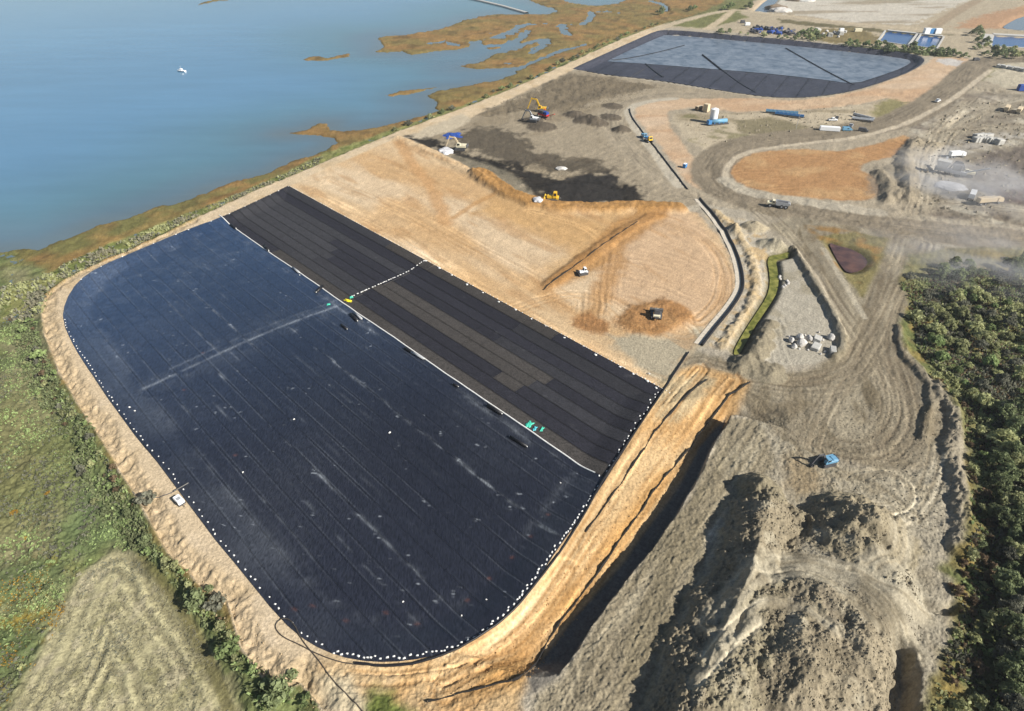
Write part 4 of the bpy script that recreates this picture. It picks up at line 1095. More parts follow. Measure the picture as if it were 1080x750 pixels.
for i in range(9):
    a, b = i * TW + .02, (i + 1) * TW - .02
    for j, (sa, sb, cc) in enumerate(cuts[i]):
        sa2, sb2 = sa + .03, sb - .03
        rs = random.Random(i * 17 + j); jit = rs.uniform(.9, 1.12)
        ragged = lambda q, k=i: .5 * math.sin(q * 5.1 + k)
        def f0(q, sa=sa2, j=j):
            r = (srange(min(max(q, .05), TMAX - .6)) or (0, 200)); return max(r[0] + (.25 * math.sin(q * 9) if j == 0 else 0), sa if j else -99)
        def f1(q, sb=sb2, last=(j == len(cuts[i]) - 1)):
            r = (srange(min(max(q, .05), TMAX - .6)) or (0, 200)); return r[1] if last else min(sb, r[1])
        def cf(s, t_, d, cc=cc, jit=jit, a=a, b=b, sa=sa2, sb=sb2):
            c = np.repeat(np.array(cc)[None] * jit, len(s), 0)
            e = np.minimum(t_ - a, b - t_); c *= (1 - .55 * sst(.36, .02, e))[:, None]
            m_ = np.minimum(abs((t_ - a) - TW / 2), 5)
            c *= (1 + .08 * fbm(s, t_, 1.3, 3, 4))[:, None]
            c *= (1 - .15 * (np.abs(((s + a * 3) / 5.6) % 1 - .5) < .05))[:, None]
            c += (.02 * sst(.5, .9, fbm(s, t_, 2.0, 3, 1)))[:, None]
            return c
        o = panel('liner_panel', a, b, f0, f1, cf, M_KLIN, None, .9, .02 * (j % 2), .02)
        if o: keep_world(o, strip)

# ---- the far lined cell
FW = smooth_line(P([(640, 64.5), (640, 64.5), (668, 51), (700, 36.8), (706, 36.2), (760, 39.8), (830, 46.6), (900, 53), (948, 58.5), (963, 64), (953, 71), (928, 80), (901, 88.5), (870, 84), (840, 80.5), (800, 76.5), (720, 70), (680, 67)], -3.2), True, 1)
FCG = grow(FARCELL, .6)
def far_liner():
    par = empty('far_liner', (*FARCELL.mean(0), 0))
    tag(par, 'distant lined cell holding a sheet of shallow grey blue water, beyond the working yard', 'liner')
    A = np.array(at(640, 79)); B = np.array(at(828, 103.5)); D = (B - A) / np.linalg.norm(B - A); N = np.array([-D[1], D[0]])
    C2 = np.column_stack([(FCG - A) @ D, (FCG - A) @ N])
    def cross(s):
        r = []
        for i in range(len(C2)):
            a, b = C2[i], C2[(i + 1) % len(C2)]
            if (a[0] > s) != (b[0] > s): r.append(a[1] + (s - a[0]) / (b[0] - a[0]) * (b[1] - a[1]))
        return (min(r), max(r)) if len(r) > 1 else None
    smin, smax = C2[:, 0].min(), C2[:, 0].max()
    m = liner_material('far_geomembrane', .55, .4, .8, .2)
    s = smin + .3
    while s < smax - 1:
        cs = np.linspace(s, min(s + 14.8, smax - .3), 8); rr = [cross(q) for q in cs]; ok = [i for i, r in enumerate(rr) if r and r[1] - r[0] > 1]
        if len(ok) > 1:
            cs = cs[ok]; rr = [rr[i] for i in ok]; n = 60; u = np.linspace(0, 1, n + 1)
            T = np.stack([a + (b - a) * u for a, b in rr]); Sg = np.repeat(cs[:, None], n + 1, 1)
            X = A[0] + Sg * D[0] + T * N[0]; Y = A[1] + Sg * D[1] + T * N[1]
            x, y = X.ravel(), Y.ravel()
            d, _, _ = seg_dist(FARCELL, x, y, True); d = np.where(inside(FARCELL, x, y), -d, d)
            fd, _, _ = seg_dist(FW, x, y, True); fd = np.where(inside(FW, x, y), -fd, fd)
            z = np.maximum(-4.0 * sst(0, -7, d), -3.95 + .9 * sst(-1, 4, fd)) + .15 + .1 * fbm(x, y, 7, 2, 2); z = np.where(d > -.5, np.maximum(z, .12), z)
            e = np.clip(1 - (Sg.ravel() - cs[0]) / 2.2, 0, 1)
            c = np.array((.030, .031, .042))[None] * (1 + .3 * fbm(x, y, 9, 3, 4) - .35 * e)[:, None]
            c += (.05 * sst(.45, .8, fbm(x, y, 4, 3, 6)))[:, None]
            na = len(cs); idx = np.arange(na * (n + 1)).reshape(na, n + 1)
            q = np.stack([idx[:-1, :-1], idx[1:, :-1], idx[1:, 1:], idx[:-1, 1:]], -1).reshape(-1, 4)
            keep_world(raw_mesh('liner_panel', np.column_stack([x, y, z]), q, m, None, None, True, c.astype(np.float32)), par)
        s += 15
far_liner()
M_FW = water_material('shallow_water', (.125, .155, .19), .35, .35, .5, .3, .5, (1, .5, 1))
nt = M_FW.node_tree; b_ = nt.nodes['Principled BSDF']
g_ = nt.nodes.new('ShaderNodeNewGeometry'); n_ = nt.nodes.new('ShaderNodeTexNoise'); n_.inputs['Scale'].default_value = .14; n_.inputs['Detail'].default_value = 8; n_.inputs['Roughness'].default_value = .7
cr = nt.nodes.new('ShaderNodeValToRGB'); cr.color_ramp.elements[0].position = .36; cr.color_ramp.elements[1].position = .66
cr.color_ramp.elements[0].color = (.062, .088, .122, 1); cr.color_ramp.elements[1].color = (.185, .215, .255, 1)
nt.links.new(g_.outputs['Position'], n_.inputs['Vector']); nt.links.new(n_.outputs['Fac'], cr.inputs[0]); nt.links.new(cr.outputs[0], b_.inputs['Base Color'])
sheet('shallow_water', FW, -3.35, M_FW)

FARLINES = [([(741, 57), (755, 68), (770, 80), (783, 89), (797, 97)], .7, 'long dark pipe crossing the grey water and black slope of the far cell'),
            ([(829, 50), (850, 62), (875, 76), (901, 89)], .45, 'thin dark pipe crossing the grey water of the far cell on the right'),
            ([(645, 63), (668, 60), (700, 53), (722, 47)], .4, 'faint dark pipe across the left part of the grey water'),
            ([(681, 67), (688, 73), (699, 81)], .9, 'short dark chute with white scraps at the left corner of the grey water')]
# ------------------------------------------------------------------ paints
C_WHITE = mat('white_fabric', (.62, .61, .58), .85, noise=.22, nscale=3)
C_WPAINT = mat('white_paint', (.72, .73, .73), .4, noise=.08)
C_BLACKP = mat('black_plastic', (.012, .012, .014), .45)
C_RUBBER = mat('rubber', (.02, .02, .02), .85, noise=.2)
C_STEEL = mat('worn_steel', (.10, .095, .09), .55, metal=.4, noise=.25)
C_YEL = mat('yellow_paint', (.62, .38, .03), .45, noise=.12)
C_CREAM = mat('cream_paint', (.60, .55, .40), .5, noise=.1)
C_RED = mat('red_paint', (.50, .035, .02), .45, noise=.12)
C_BLUE = mat('blue_paint', (.05, .19, .42), .45, noise=.15)
C_LBLUE = mat('light_blue_paint', (.12, .27, .40), .5, noise=.12)
C_DBLUE = mat('dark_blue_sheet', (.02, .06, .26), .5, noise=.2, bump=.5)
C_GREY = mat('grey_paint', (.30, .31, .32), .55, noise=.15)
C_DGREY = mat('dark_grey_paint', (.07, .07, .075), .6, noise=.15)
C_GLASS = mat('dark_glass', (.015, .02, .025), .08, spec=.7)
C_CONC = mat('concrete', (.38, .37, .34), .9, noise=.15, nscale=1.5, bump=.3)
C_KERB = mat('sandy_concrete', (.46, .41, .33), .9, noise=.15, nscale=1.5)
C_ROCK = mat('pale_rock', (.42, .40, .37), .9, noise=.2, nscale=.8, bump=.6, bscale=2)
C_TEAL = mat('teal_sheet', (.05, .42, .30), .6, noise=.15)
C_YSHEET = mat('yellow_sheet', (.75, .62, .02), .6, noise=.1)
C_BEIGE = mat('beige_paint', (.52, .42, .28), .6, noise=.12)
C_HOSE = mat('muddy_hose', (.05, .042, .034), .7, noise=.3)
C_BAND = mat('black_band', (.016, .015, .014), .9, noise=.3)
C_WOOD = mat('weathered_post', (.16, .12, .08), .9, noise=.2)
C_MESHW = mat('pale_powder', (.42, .42, .43), .95, noise=.25, nscale=.6, bump=.8, bscale=1)
C_BARK = mat('bark', (.09, .07, .05), .95, noise=.3)

def heading(a, b):
    p = pts3([a, b]); return math.atan2(p[1][1] - p[0][1], p[1][0] - p[0][0])
def put(a, b): return tuple(pts3([(a, b)])[0])

# ------------------------------------------------------------------ sandbags
def bag_mesh():
    bm = bmesh.new(); bmesh.ops.create_cube(bm, size=1)
    bmesh.ops.subdivide_edges(bm, edges=bm.edges[:], cuts=2, use_grid_fill=True)
    for v in bm.verts:
        x, y, z = v.co * 2
        k = 1 - .16 * (x ** 4 + y ** 4)
        v.co = Vector((x * .36, y * .23, max(z * .13 * k * (1.15 - .55 * max(abs(x), abs(y)) ** 3), -.1) + .11))
    me = bpy.data.meshes.new('sandbag'); bm.to_mesh(me); bm.free(); me.materials.append(C_WHITE)
    me.polygons.foreach_set('use_smooth', np.ones(len(me.polygons), bool)); return me
BAG = bag_mesh()
def along(Q, spacing, off=0., jit=.1, closed=False):
    Q = np.asarray(Q, float); out = []
    s = 0.; nxt = 0.
    for a, b in zip(Q[:-1], Q[1:]):
        L = np.hypot(*(b - a)); 
        while nxt < s + L:
            f = (nxt - s) / L; t = (b - a) / L
            p = a + (b - a) * f + np.array([-t[1], t[0]]) * (off + RNG.uniform(-jit, jit))
            out.append((p[0], p[1], math.atan2(t[1], t[0])))
            nxt += spacing * RNG.uniform(.55, 1.5)
        s += L
    return out
def bag_row(Q, sp, off, jit, label, group, sc=1.0, individual=True, zoff=.0, rot=0., rjit=.5):
    pl = along(Q, sp, off, jit)
    xy = np.array([(p[0], p[1]) for p in pl])
    zc, d = cell_z(xy[:, 0], xy[:, 1]); zt = hq(xy)
    z = np.where(d < .4, np.maximum(zc + .16, zt), zt) + zoff
    if individual:
        for (x, y, a), zz in zip(pl, z):
            o = bpy.data.objects.new('sandbag', BAG); COL.objects.link(o)
            o.location = (x, y, zz); k = sc * random.uniform(.85, 1.2); o.scale = (k, k, k); o.rotation_euler = (0, 0, a + rot + random.uniform(-rjit, rjit))
            tag(o, label, 'sandbag', group)
    else:
        co_ = np.array([v.co[:] for v in BAG.vertices]); fc = np.array([p.vertices[:] for p in BAG.polygons])
        V, Fq = [], []
        for k, ((x, y, a), zz) in enumerate(zip(pl, z)):
            r = a + rot + random.uniform(-rjit, rjit); c, s = math.cos(r), math.sin(r); q = co_ * sc * random.uniform(.8, 1.2)
            V.append(np.column_stack([q[:, 0] * c - q[:, 1] * s + x, q[:, 0] * s + q[:, 1] * c + y, q[:, 2] + zz])); Fq.append(fc + k * len(co_))
        o = raw_mesh('sandbags', np.vstack(V), np.vstack(Fq), C_WHITE, smooth=True); tag(o, label, kind='stuff')
edgeL = P([(118, 424), (127, 437), (147, 463), (177, 498), (200, 530), (227, 567), (253, 597), (277, 627), (300, 656), (327, 677.5), (345, 686)])
bag_row(edgeL, 2.2, .5, .25, 'small white sandbag in the spaced row along the left edge of the blue black liner', 'sandbags along the left edge', .6)
edgeB = smooth_line(P([(352, 690), (393, 697), (430, 696), (470, 687.5), (503, 673.5), (527, 653.5), (549, 632), (568, 607), (587, 578), (609, 548), (633, 513)]))
bag_row(edgeB, .92, .35, .34, 'white sandbag in the crowded row round the lower right corner of the liner', 'sandbags round the lower right corner', .68)
bag_row(P([(636, 504), (650, 486), (697, 412)]), 1.55, .7, .6, 'white sandbag at the right end of the matt black strip', 'sandbags at the right end of the black strip', .7)
seamQ = np.array([LO + LD * 94.6 + LN * a for a in (4.5, TMAX - .5)])
bag_row(seamQ, 1.15, 0, .08, 'white sandbag in the dotted row crossing the matt black strip', 'sandbags across the black strip', .85, rjit=.2)
bag_row(P([(67, 338), (69, 345), (80, 367), (100, 397), (118, 424)]), 2.2, .4, .2, 'tiny white sandbag along the upper left bend of the liner', 'sandbags at the upper left bend', .6)
topE = np.array([LO + LD * a + LN * (TMAX + .1) for a in (-8, 90, 205)])
bag_row(topE, 1.35, 0, .15, 'row of small white bags along the sandy edge of the black strip', None, .6, False, .03)
bag_row(np.array([LO + LD * a + LN * (TMAX - .7) for a in (95, 205)]), 6, 0, .6, 'loose white bags near the sandy edge of the black strip', None, 1.2, False, .0)
bag_row(P([(305, 197), (233, 230.5), (180, 250), (133, 270), (103, 283.5), (83, 298)]), 7, -.3, .2, 'sparse white bags along the seaward edge of the cell', None, .8, False, .0)

# white sewn strip between the two liners
def tube(name, pts, r, m, seg=6, flat=1.0, parent=None):
    pts = [Vector(p) for p in pts]; V = []; Fq = []
    for i, p in enumerate(pts):
        t = (pts[min(i + 1, len(pts) - 1)] - pts[max(i - 1, 0)]).normalized(); n = Vector((-t.y, t.x, 0)).normalized(); up = Vector((0, 0, 1))
        for k in range(seg):
            a = 2 * math.pi * k / seg; V.append(p + n * math.cos(a) * r + up * math.sin(a) * r * flat)
    for i in range(len(pts) - 1):
        for k in range(seg):
            a = i * seg + k; b = i * seg + (k + 1) % seg; Fq.append((a, b, b + seg, a + seg))
    return raw_mesh(name, [v[:] for v in V], Fq, m, parent, None, True)
def densify(Q, step):
    Q = np.asarray(Q, float); out = []
    for a, b in zip(Q[:-1], Q[1:]):
        n = max(1, int(np.hypot(*(b - a)[:2]) / step)); out += [a + (b - a) * i / n for i in range(n)]
    return np.array(out + [Q[-1]])
sl = np.linspace(-1, 208.5, 260)
W = LO[None] + sl[:, None] * LD + (.25 * np.sin(sl / 9) * .4 + .12 * fbm(sl, sl * 0, 6, 2, 2))[:, None] * LN
wz, _ = cell_z(W[:, 0], W[:, 1])
o = tube('sand_tube', np.column_stack([W, wz + .22]), .24, C_WHITE, 6, .7)
tag(o, 'long thin white sand tube between the blue black liner and the matt black strip', 'sand tube')

def hose(name, px_pts, r, m, label, cat, k=2, lift=.0):
    Q = smooth_line([p for p in pts3(px_pts)[:, :2]], k=k); Q = densify(Q, 1.0)
    z = hq(Q); zc, d = cell_z(Q[:, 0], Q[:, 1]); z = np.where(d < .4, np.maximum(z, zc + .16), z)
    o = tube(name, np.column_stack([Q, z + r * .8 + lift]), r, m, 6); tag(o, label, cat); return o
hose('hose', [(313, 664), (309, 658), (304, 654), (297, 653), (292, 656), (290, 662), (294, 668), (300, 673), (316, 680), (334, 690), (359, 699), (380, 701.5), (400, 702)], .11, C_HOSE,
     'black hose with a looped end on the sand at the lower left liner corner', 'hose')
hose('hose', [(312, 662), (315, 669), (321, 679), (336, 696), (347, 713), (362, 729), (380, 747), (388, 758)], .11, C_HOSE,
     'black hose running down the sand and out of the bottom edge of the photo', 'hose')
hose('hose', [(188, 516), (179, 521), (170, 524), (161, 524), (157, 529), (152, 530), (147, 527), (143, 522), (140, 519)], .10, C_DGREY,
     'thin grey hose snaking across the sand from the liner pipe towards the bushes', 'hose')
hose('drain_pipe', [(726, 372), (712, 393), (699, 413), (680, 441), (660, 471), (645, 493), (634, 510), (618, 540), (600, 569), (580, 597), (560, 622), (545, 641), (520, 663), (490, 682), (450, 698), (410, 704), (375, 700)], .26, C_BLACKP,
     'long black drain pipe following the sandy edge outside the sandbags on the right', 'pipe', lift=.05)
hose('drain_pipe', [(664, 115), (664.5, 119), (667, 125), (678, 140), (688, 152), (702, 170), (715, 187), (725, 200)], .42, C_BLACKP,
     'dark drain pipe bordering the pinkish clay apron east of the working yard', 'pipe', lift=-.2)
Q = pts3([(184, 519.5), (200, 512)]); 
o = tube('outlet_pipe', [(Q[0][0], Q[0][1], .5), (Q[1][0], Q[1][1], .35)], .16, C_STEEL, 8); tag(o, 'straight steel pipe sticking out from the sand over the left edge of the liner', 'pipe')

for q, r_, l_ in FARLINES:
    Q = densify(smooth_line(P(q, -2.5)), 3); dd_, _, _ = seg_dist(FARCELL, Q[:, 0], Q[:, 1], True)
    o = tube('pipe', np.column_stack([Q, np.maximum(-3.3, -4.0 * sst(0, 11, dd_) + .9) + r_ * .3]), r_, C_BLACKP, 6, .6); tag(o, l_, 'pipe')
# concrete drainage channel with its black pipe
chan = [(738, 210), (741, 214), (755, 230), (767, 247), (777, 267), (782, 284), (784, 301), (781, 311), (772, 325), (758, 342), (749, 353), (740, 365)]
CQ = smooth_line(pts3(chan)[:, :2])
CQ = densify(CQ, 2.2)
ch = empty('drainage_channel', (*CQ[0], 0)); tag(ch, 'curved pale concrete channel with a black pipe round the bare clay cell', 'drainage channel')
def offs(Q, o):
    t = np.gradient(Q, axis=0); t /= np.linalg.norm(t, axis=1)[:, None]
    return Q + np.column_stack([-t[:, 1], t[:, 0]]) * o
zc_ = hq(CQ)
slabm = None
A_, B_, C_, D_ = offs(CQ, .55), offs(CQ, -2.0), None, None
A_, B_ = offs(CQ, -.65), offs(CQ, -2.6)
for i in range(len(CQ) - 1):
    z0, z1 = zc_[i] + .18, zc_[i + 1] + .18
    for (L_, R_, nm_, hh) in ((A_, B_, 'slab', 0), ):
        a, b, c, d = L_[i], R_[i], R_[i + 1] * .97 + R_[i] * .03, L_[i + 1] * .97 + L_[i] * .03
        V = [(a[0], a[1], z0), (b[0], b[1], z0 - .02), (c[0], c[1], z1 - .02), (d[0], d[1], z1)]
        V += [(p[0], p[1], p[2] - .3) for p in V]
        keep_world(raw_mesh('slab', V, [(0, 1, 2, 3), (7, 6, 5, 4), (0, 4, 5, 1), (1, 5, 6, 2), (2, 6, 7, 3), (3, 7, 4, 0)], C_KERB), ch)
keep_world(tube('pipe', np.column_stack([CQ, zc_ + .45]), .5, C_BLACKP, 6), ch)

# ------------------------------------------------------------------ dark bands on the slopes
def dark_band(name, px_pts, h, label, z0=None, wav=.5):  # low upright black band with posts, following a ragged dark line
    Q = smooth_line([at(a, b, z0) for a, b in px_pts] if z0 is not None else pts3(px_pts)[:, :2])
    Q = densify(Q, .8); s = np.arange(len(Q)) * .8
    Q = offs(Q, 0) + np.column_stack([wav * fbm(s, s * 0, 5, 3, 2), wav * fbm(s, s * 0 + 9, 5, 3, 4)])
    z = hq(Q); hh = h * (.85 + .9 * fbm(s, s * 0 + 3, 2.2, 2, 5))
    Fn = empty(name, (*Q[0], z[0])); tag(Fn, label, 'silt fence')
    n = len(Q); lean = np.column_stack([-.25 * hh, .1 * hh])
    a = offs(Q, .05); b = offs(Q, -.05)
    V = np.vstack([np.column_stack([a, z - .2]), np.column_stack([a + lean, z + hh]), np.column_stack([b + lean, z + hh]), np.column_stack([b, z - .2])])
    Fq = [(i + k * n, i + 1 + k * n, i + 1 + ((k + 1) % 4) * n, i + ((k + 1) % 4) * n) for k in range(4) for i in range(n - 1)]
    keep_world(raw_mesh('band_face', V, Fq, C_BAND), Fn)
    pm = None
    for i in range(0, n, 5):
        if pm is None:
            p = MB().box((0, 0, h * .5), (.09, .09, h * 1.5)).build('post', C_WOOD); pm = p.data
        else: p = bpy.data.objects.new('post', pm); COL.objects.link(p)
        p.parent = Fn; p.location = (Q[i][0] - Q[0][0] + .1, Q[i][1] - Q[0][1], z[i] - z[0])
dark_band('dark_band', [(790, 403), (778, 412), (765, 425), (745, 448), (722, 480), (703, 502), (680, 533), (662, 558), (647, 580), (632, 602), (617, 623), (605, 641), (593, 657), (582, 670), (573, 684), (565, 700),
           (553, 713), (543, 718), (522, 722), (493, 730), (470, 735), (450, 742)], .6, 'long ragged black band low on the orange slope above the shaded ditch')
dark_band('dark_band', [(745, 400), (730, 412), (718, 423), (706, 438), (693, 453), (680, 472), (672, 485), (662, 500), (650, 517), (640, 533), (627, 550), (618, 563)], .5,
           'shorter black band higher on the tan slope, nearer the sandbags')
dark_band('dark_band', [(573, 306), (590, 292), (610, 278), (637, 257), (655, 245), (672, 234)], .4, 'thin dark band along the brown ramp across the bare clay', wav=.1)

# ------------------------------------------------------------------ rolls, sheets, scraps on the liner
def on_liner(p):
    x, y = p; zc, d = cell_z(np.array([x]), np.array([y])); return (x, y, float(zc[0]) + .2)
def lin(a, b):
    return on_liner(at(a, b, -1.2))
def roll(a, b, r, label, m=C_BLACKP, strap=True):
    p, q = Vector(lin(*a)), Vector(lin(*b)); c = (p + q) / 2; L = (q - p).length; ang = math.atan2(q.y - p.y, q.x - p.x)
    e = empty('liner_roll', (c.x, c.y, c.z), ang); tag(e, label, 'roll', 'liner rolls lying on the liner')
    MB().cyl((-L / 2, 0, r), (L / 2, 0, r), r, r, 12).build('sheet', m, e, True)
    MB().cyl((-L / 2 - .25, 0, r), (L / 2 + .25, 0, r), r * .35, r * .35, 8).build('core', C_WHITE if strap else C_STEEL, e)
roll((243.5, 237.5), (249, 241.5), .45, 'dark liner roll beside the white tube nearest the sea')
roll((279, 260), (283.5, 265), .55, 'second dark liner roll from the sea end of the white tube')
roll((309, 283), (315.5, 288), .4, 'slim pale and dark roll beside the white tube above the junction', C_GREY)
roll((334, 309), (340.5, 302.5), .5, 'dark roll lying crossways with a white bag at its end')
roll((370, 332), (377, 339), .45, 'dark roll just below the yellow sheet')
roll((374, 330.5), (381.5, 337), .4, 'grey roll lying alongside the dark one below the yellow sheet', C_GREY)
roll((360, 343), (366, 347.5), .35, 'small dark roll left of the pair below the yellow sheet')
roll((427, 368), (436, 373), .4, 'dark roll left half of the pair beside the middle of the white tube')
roll((434, 372), (447, 379), .4, 'grey brown roll right half of the pair beside the middle of the white tube', C_GREY)
roll((514, 428), (529, 437), .45, 'long dark roll touching the white tube right of the middle')
roll((538, 461), (555.5, 471.5), .38, 'thin black roll well below the teal sheets')
roll((478, 405.5), (483, 408), .3, 'tiny dark roll between the two larger pairs beside the white tube')

def crumple(name, a, b, sx, sy, h, m, label, cat, rz=0., group=None, ground=False):
    x, y, z = put(a, b) if ground else lin(a, b)
    bm = bmesh.new(); bmesh.ops.create_grid(bm, x_segments=9, y_segments=7, size=.5)
    rs = random.Random(int(a * 7 + b)); 
    for v in bm.verts:
        u, w = v.co.x, v.co.y; ed = max(abs(u), abs(w)) * 2
        v.co.z = h * (rs.random() * .6 + .4) * (1 - ed ** 4) + .02
        k = 1 + .22 * math.sin(5 * math.atan2(w, u) + a) * ed
        v.co.x = u * sx * k; v.co.y = w * sy * k
    me = bpy.data.meshes.new(name); bm.to_mesh(me); bm.free(); me.materials.append(m)
    o = bpy.data.objects.new(name, me); COL.objects.link(o); o.location = (x, y, z); o.rotation_euler = (0, 0, rz)
    tag(o, label, cat, group); return o
crumple('sheet', 558, 447.5, 2.4, 1.6, .4, C_TEAL, 'largest of the three teal sheets on the brownish panel, leftmost', 'sheet', .9)
crumple('sheet', 564, 452, 1.7, .8, .35, mat('teal_blue_sheet', (.06, .36, .42), .6, noise=.1), 'bluish middle one of the three teal sheets on the black strip', 'sheet', 1.1)
crumple('sheet', 571.5, 452.5, 1.7, .7, .3, C_TEAL, 'narrow teal sheet, rightmost of the three on the black strip', 'sheet', 1.1)
crumple('sheet', 367, 317, 2.9, 1.1, .5, C_YSHEET, 'bright yellow sheet on the white tube at the dotted crossing row', 'sheet', -.5)
crumple('sheet', 370.5, 313.5, 1.2, 1.0, .5, C_TEAL, 'small teal bundle just above the yellow sheet', 'sheet', .4)
crumple('sheet', 346.5, 321, 1.2, .8, .4, C_TEAL, 'small teal scrap on the blue black liner left of the yellow sheet', 'sheet', .4)
for a, b, s, t in ((138, 432.5, 1.2, 'larger white scrap by the fold line at the left edge of the liner'), (143.5, 436, 1.0, 'smaller white scrap beside the larger one at the left edge of the liner'),
                   (411, 456, 1.3, 'pale blue scrap in the middle of the blue black liner'), (310, 442, 1.0, 'white scrap left of the middle of the liner'), (256, 498, .9, 'pale green scrap towards the left of the liner'),
                   (487, 650, .7, 'white scrap near the bottom corner of the liner'), (513, 633.5, .7, 'white scrap just above the bottom right curve of the liner'), (425, 634.5, .8, 'pale grey scrap low on the liner, left of the other two'),
                   (591, 509, .9, 'pale scrap near the right corner of the blue black liner'), (316, 290, .9, 'white bag at the lower end of the pale roll'), (332.5, 307.5, 1.3, 'white bag at the end of the crossways roll'),
                   (684, 398, 1.4, 'white bundle on the top edge of the black strip near its right end'), (671, 398.5, .9, 'white bag on the sand just above the black strip')):
    crumple('scrap', a, b, s * .5, s * .32, .25, C_WHITE, t, 'scrap', random.uniform(0, 3))

# ------------------------------------------------------------------ machines
def RY(a): return Matrix.Rotation(a, 3, 'Y')
def track_unit(par, y, L, w, h, m=C_DGREY):
    pts = [(-L / 2 + h * .3, 0), (L / 2 - h * .3, 0), (L / 2, h * .5), (L / 2 - h * .3, h), (-L / 2 + h * .3, h), (-L / 2, h * .5)]
    tr = MB().prism(pts, y - w / 2, y + w / 2).build('track', m, par)
    mb = MB()
    for k in range(5): mb.cyl((-L / 2 + h * .5 + k * (L - h) / 4, y - w / 2 - .04, h * .5), (-L / 2 + h * .5 + k * (L - h) / 4, y + w / 2 + .04, h * .5), h * .28, seg=8)
    mb.build('roller', C_STEEL, tr)
def excavator(a, b, hd, body, label, sc=1.0, boom=None, arm_m=None, reach=1.0, up=1.0, drop=0.):
    e = empty('excavator', put(a, b), hd); tag(e, label, 'excavator')
    bm_ = boom or body
    for s in (-1, 1): track_unit(e, s * 1.25, 4.4, .62, .95)
    MB().box((-.9, 0, 1.7), (3.4, 2.7, 1.0), bev=.12).build('body', body, e)
    MB().box((-2.7, 0, 1.75), (.8, 2.6, 1.15), bev=.2).build('counterweight', C_DGREY, e)
    MB().box((-1.6, .3, 2.3), (1.6, 1.6, .25), bev=.05).build('engine_cover', body, e)
    c = MB().prism([(.0, 1.2), (1.5, 1.2), (1.6, 2.0), (1.2, 3.0), (-.05, 3.0)], .35, 1.3).build('cab', body, e)
    MB().box((1.40, .825, 2.25), (.1, .8, 1.0), RY(-.25)).box((.6, 1.31, 2.4), (1.1, .03, .8)).box((.6, .34, 2.4), (1.1, .03, .8)).build('window', C_GLASS, c)
    k = (.6, -.3, 1.7); p1 = (2.6 * reach, -.3, 1.7 + 3.0 * up); p2 = (5.2 * reach, -.3, 1.7 + 3.1 * up - drop)
    p3 = (6.8 * reach, -.3, .9)
    bb = MB().beam(k, p1, .42, .6).beam(p1, p2, .38, .5).build('boom', bm_, e)
    MB().cyl((1.2, -.3, 1.5), (2.6 * reach, -.3, 1.4 + 2.6 * up), .1).cyl((2.9 * reach, -.3, 2.1 + 3.0 * up), (4.7 * reach, -.3, 2.1 + 3.1 * up - drop), .09).build('ram', C_STEEL, bb)
    MB().beam((p2[0] - .4, -.3, p2[2] + .4), p3, .3, .42).build('arm', arm_m or bm_, e)
    x, z = p3[0], p3[2]
    MB().prism([(x - .1, z + .2), (x + .45, z - .3), (x + .2, z - .95), (x - .6, z - 1.0), (x - .95, z - .45), (x - .7, z - .3), (x - .45, z - .7), (x + .02, z - .65)], -.85, .25).build('bucket', C_STEEL, e)
    e.scale = (sc,) * 3
    return e
def dozer(a, b, hd, body, label, sc=1.0, cabm=None):
    e = empty('bulldozer', put(a, b), hd); tag(e, label, 'bulldozer')
    for s in (-1, 1): track_unit(e, s * 1.15, 3.6, .6, 1.0)
    MB().box((.75, 0, 1.35), (2.1, 1.25, .95), bev=.1).build('engine_hood', body, e)
    c = MB().prism([(-1.2, 1.1), (-.1, 1.1), (0, 2.0), (-.15, 2.9), (-1.15, 2.9)], -.75, .75).build('cab', cabm or body, e)
    MB().box((-.02, 0, 2.3), (.08, 1.2, .8)).box((-.65, .76, 2.3), (.85, .03, .8)).box((-.65, -.76, 2.3), (.85, .03, .8)).build('window', C_GLASS, c)
    MB().box((-1.35, 0, 1.1), (.8, 2.0, .7), bev=.08).build('fuel_tank', body, e)
    MB().beam((-.6, 1.55, .6), (2.3, 1.55, .5), .16, .24).beam((-.6, -1.55, .6), (2.3, -1.55, .5), .16, .24).build('push_arm', C_STEEL, e)
    MB().prism([(2.3, .05), (2.55, .0), (2.45, .5), (2.5, 1.0), (2.7, 1.3), (2.5, 1.35), (2.25, 1.0), (2.2, .5)], -1.95, 1.95).build('blade', body if cabm is None else C_STEEL, e)
    MB().cyl((.9, .3, 1.8), (.9, .3, 2.6), .08).build('exhaust', C_DGREY, e)
    MB().beam((-1.7, 0, 1.0), (-2.4, 0, 1.0), 1.2, .25).beam((-2.4, 0, 1.0), (-2.4, 0, .2), .18).build('ripper', C_STEEL, e)
    e.scale = (sc,) * 3
    return e
def wheel(par, x, y, r, w=.5):
    o = MB().cyl((x, y - w / 2, r), (x, y + w / 2, r), r, seg=14).build('wheel', C_RUBBER, par)
    s = 1 if y > 0 else -1
    MB().cyl((x, y + s * (w / 2 - .02), r), (x, y + s * (w / 2 + .03), r), r * .5, seg=10).build('rim', C_GREY, o)
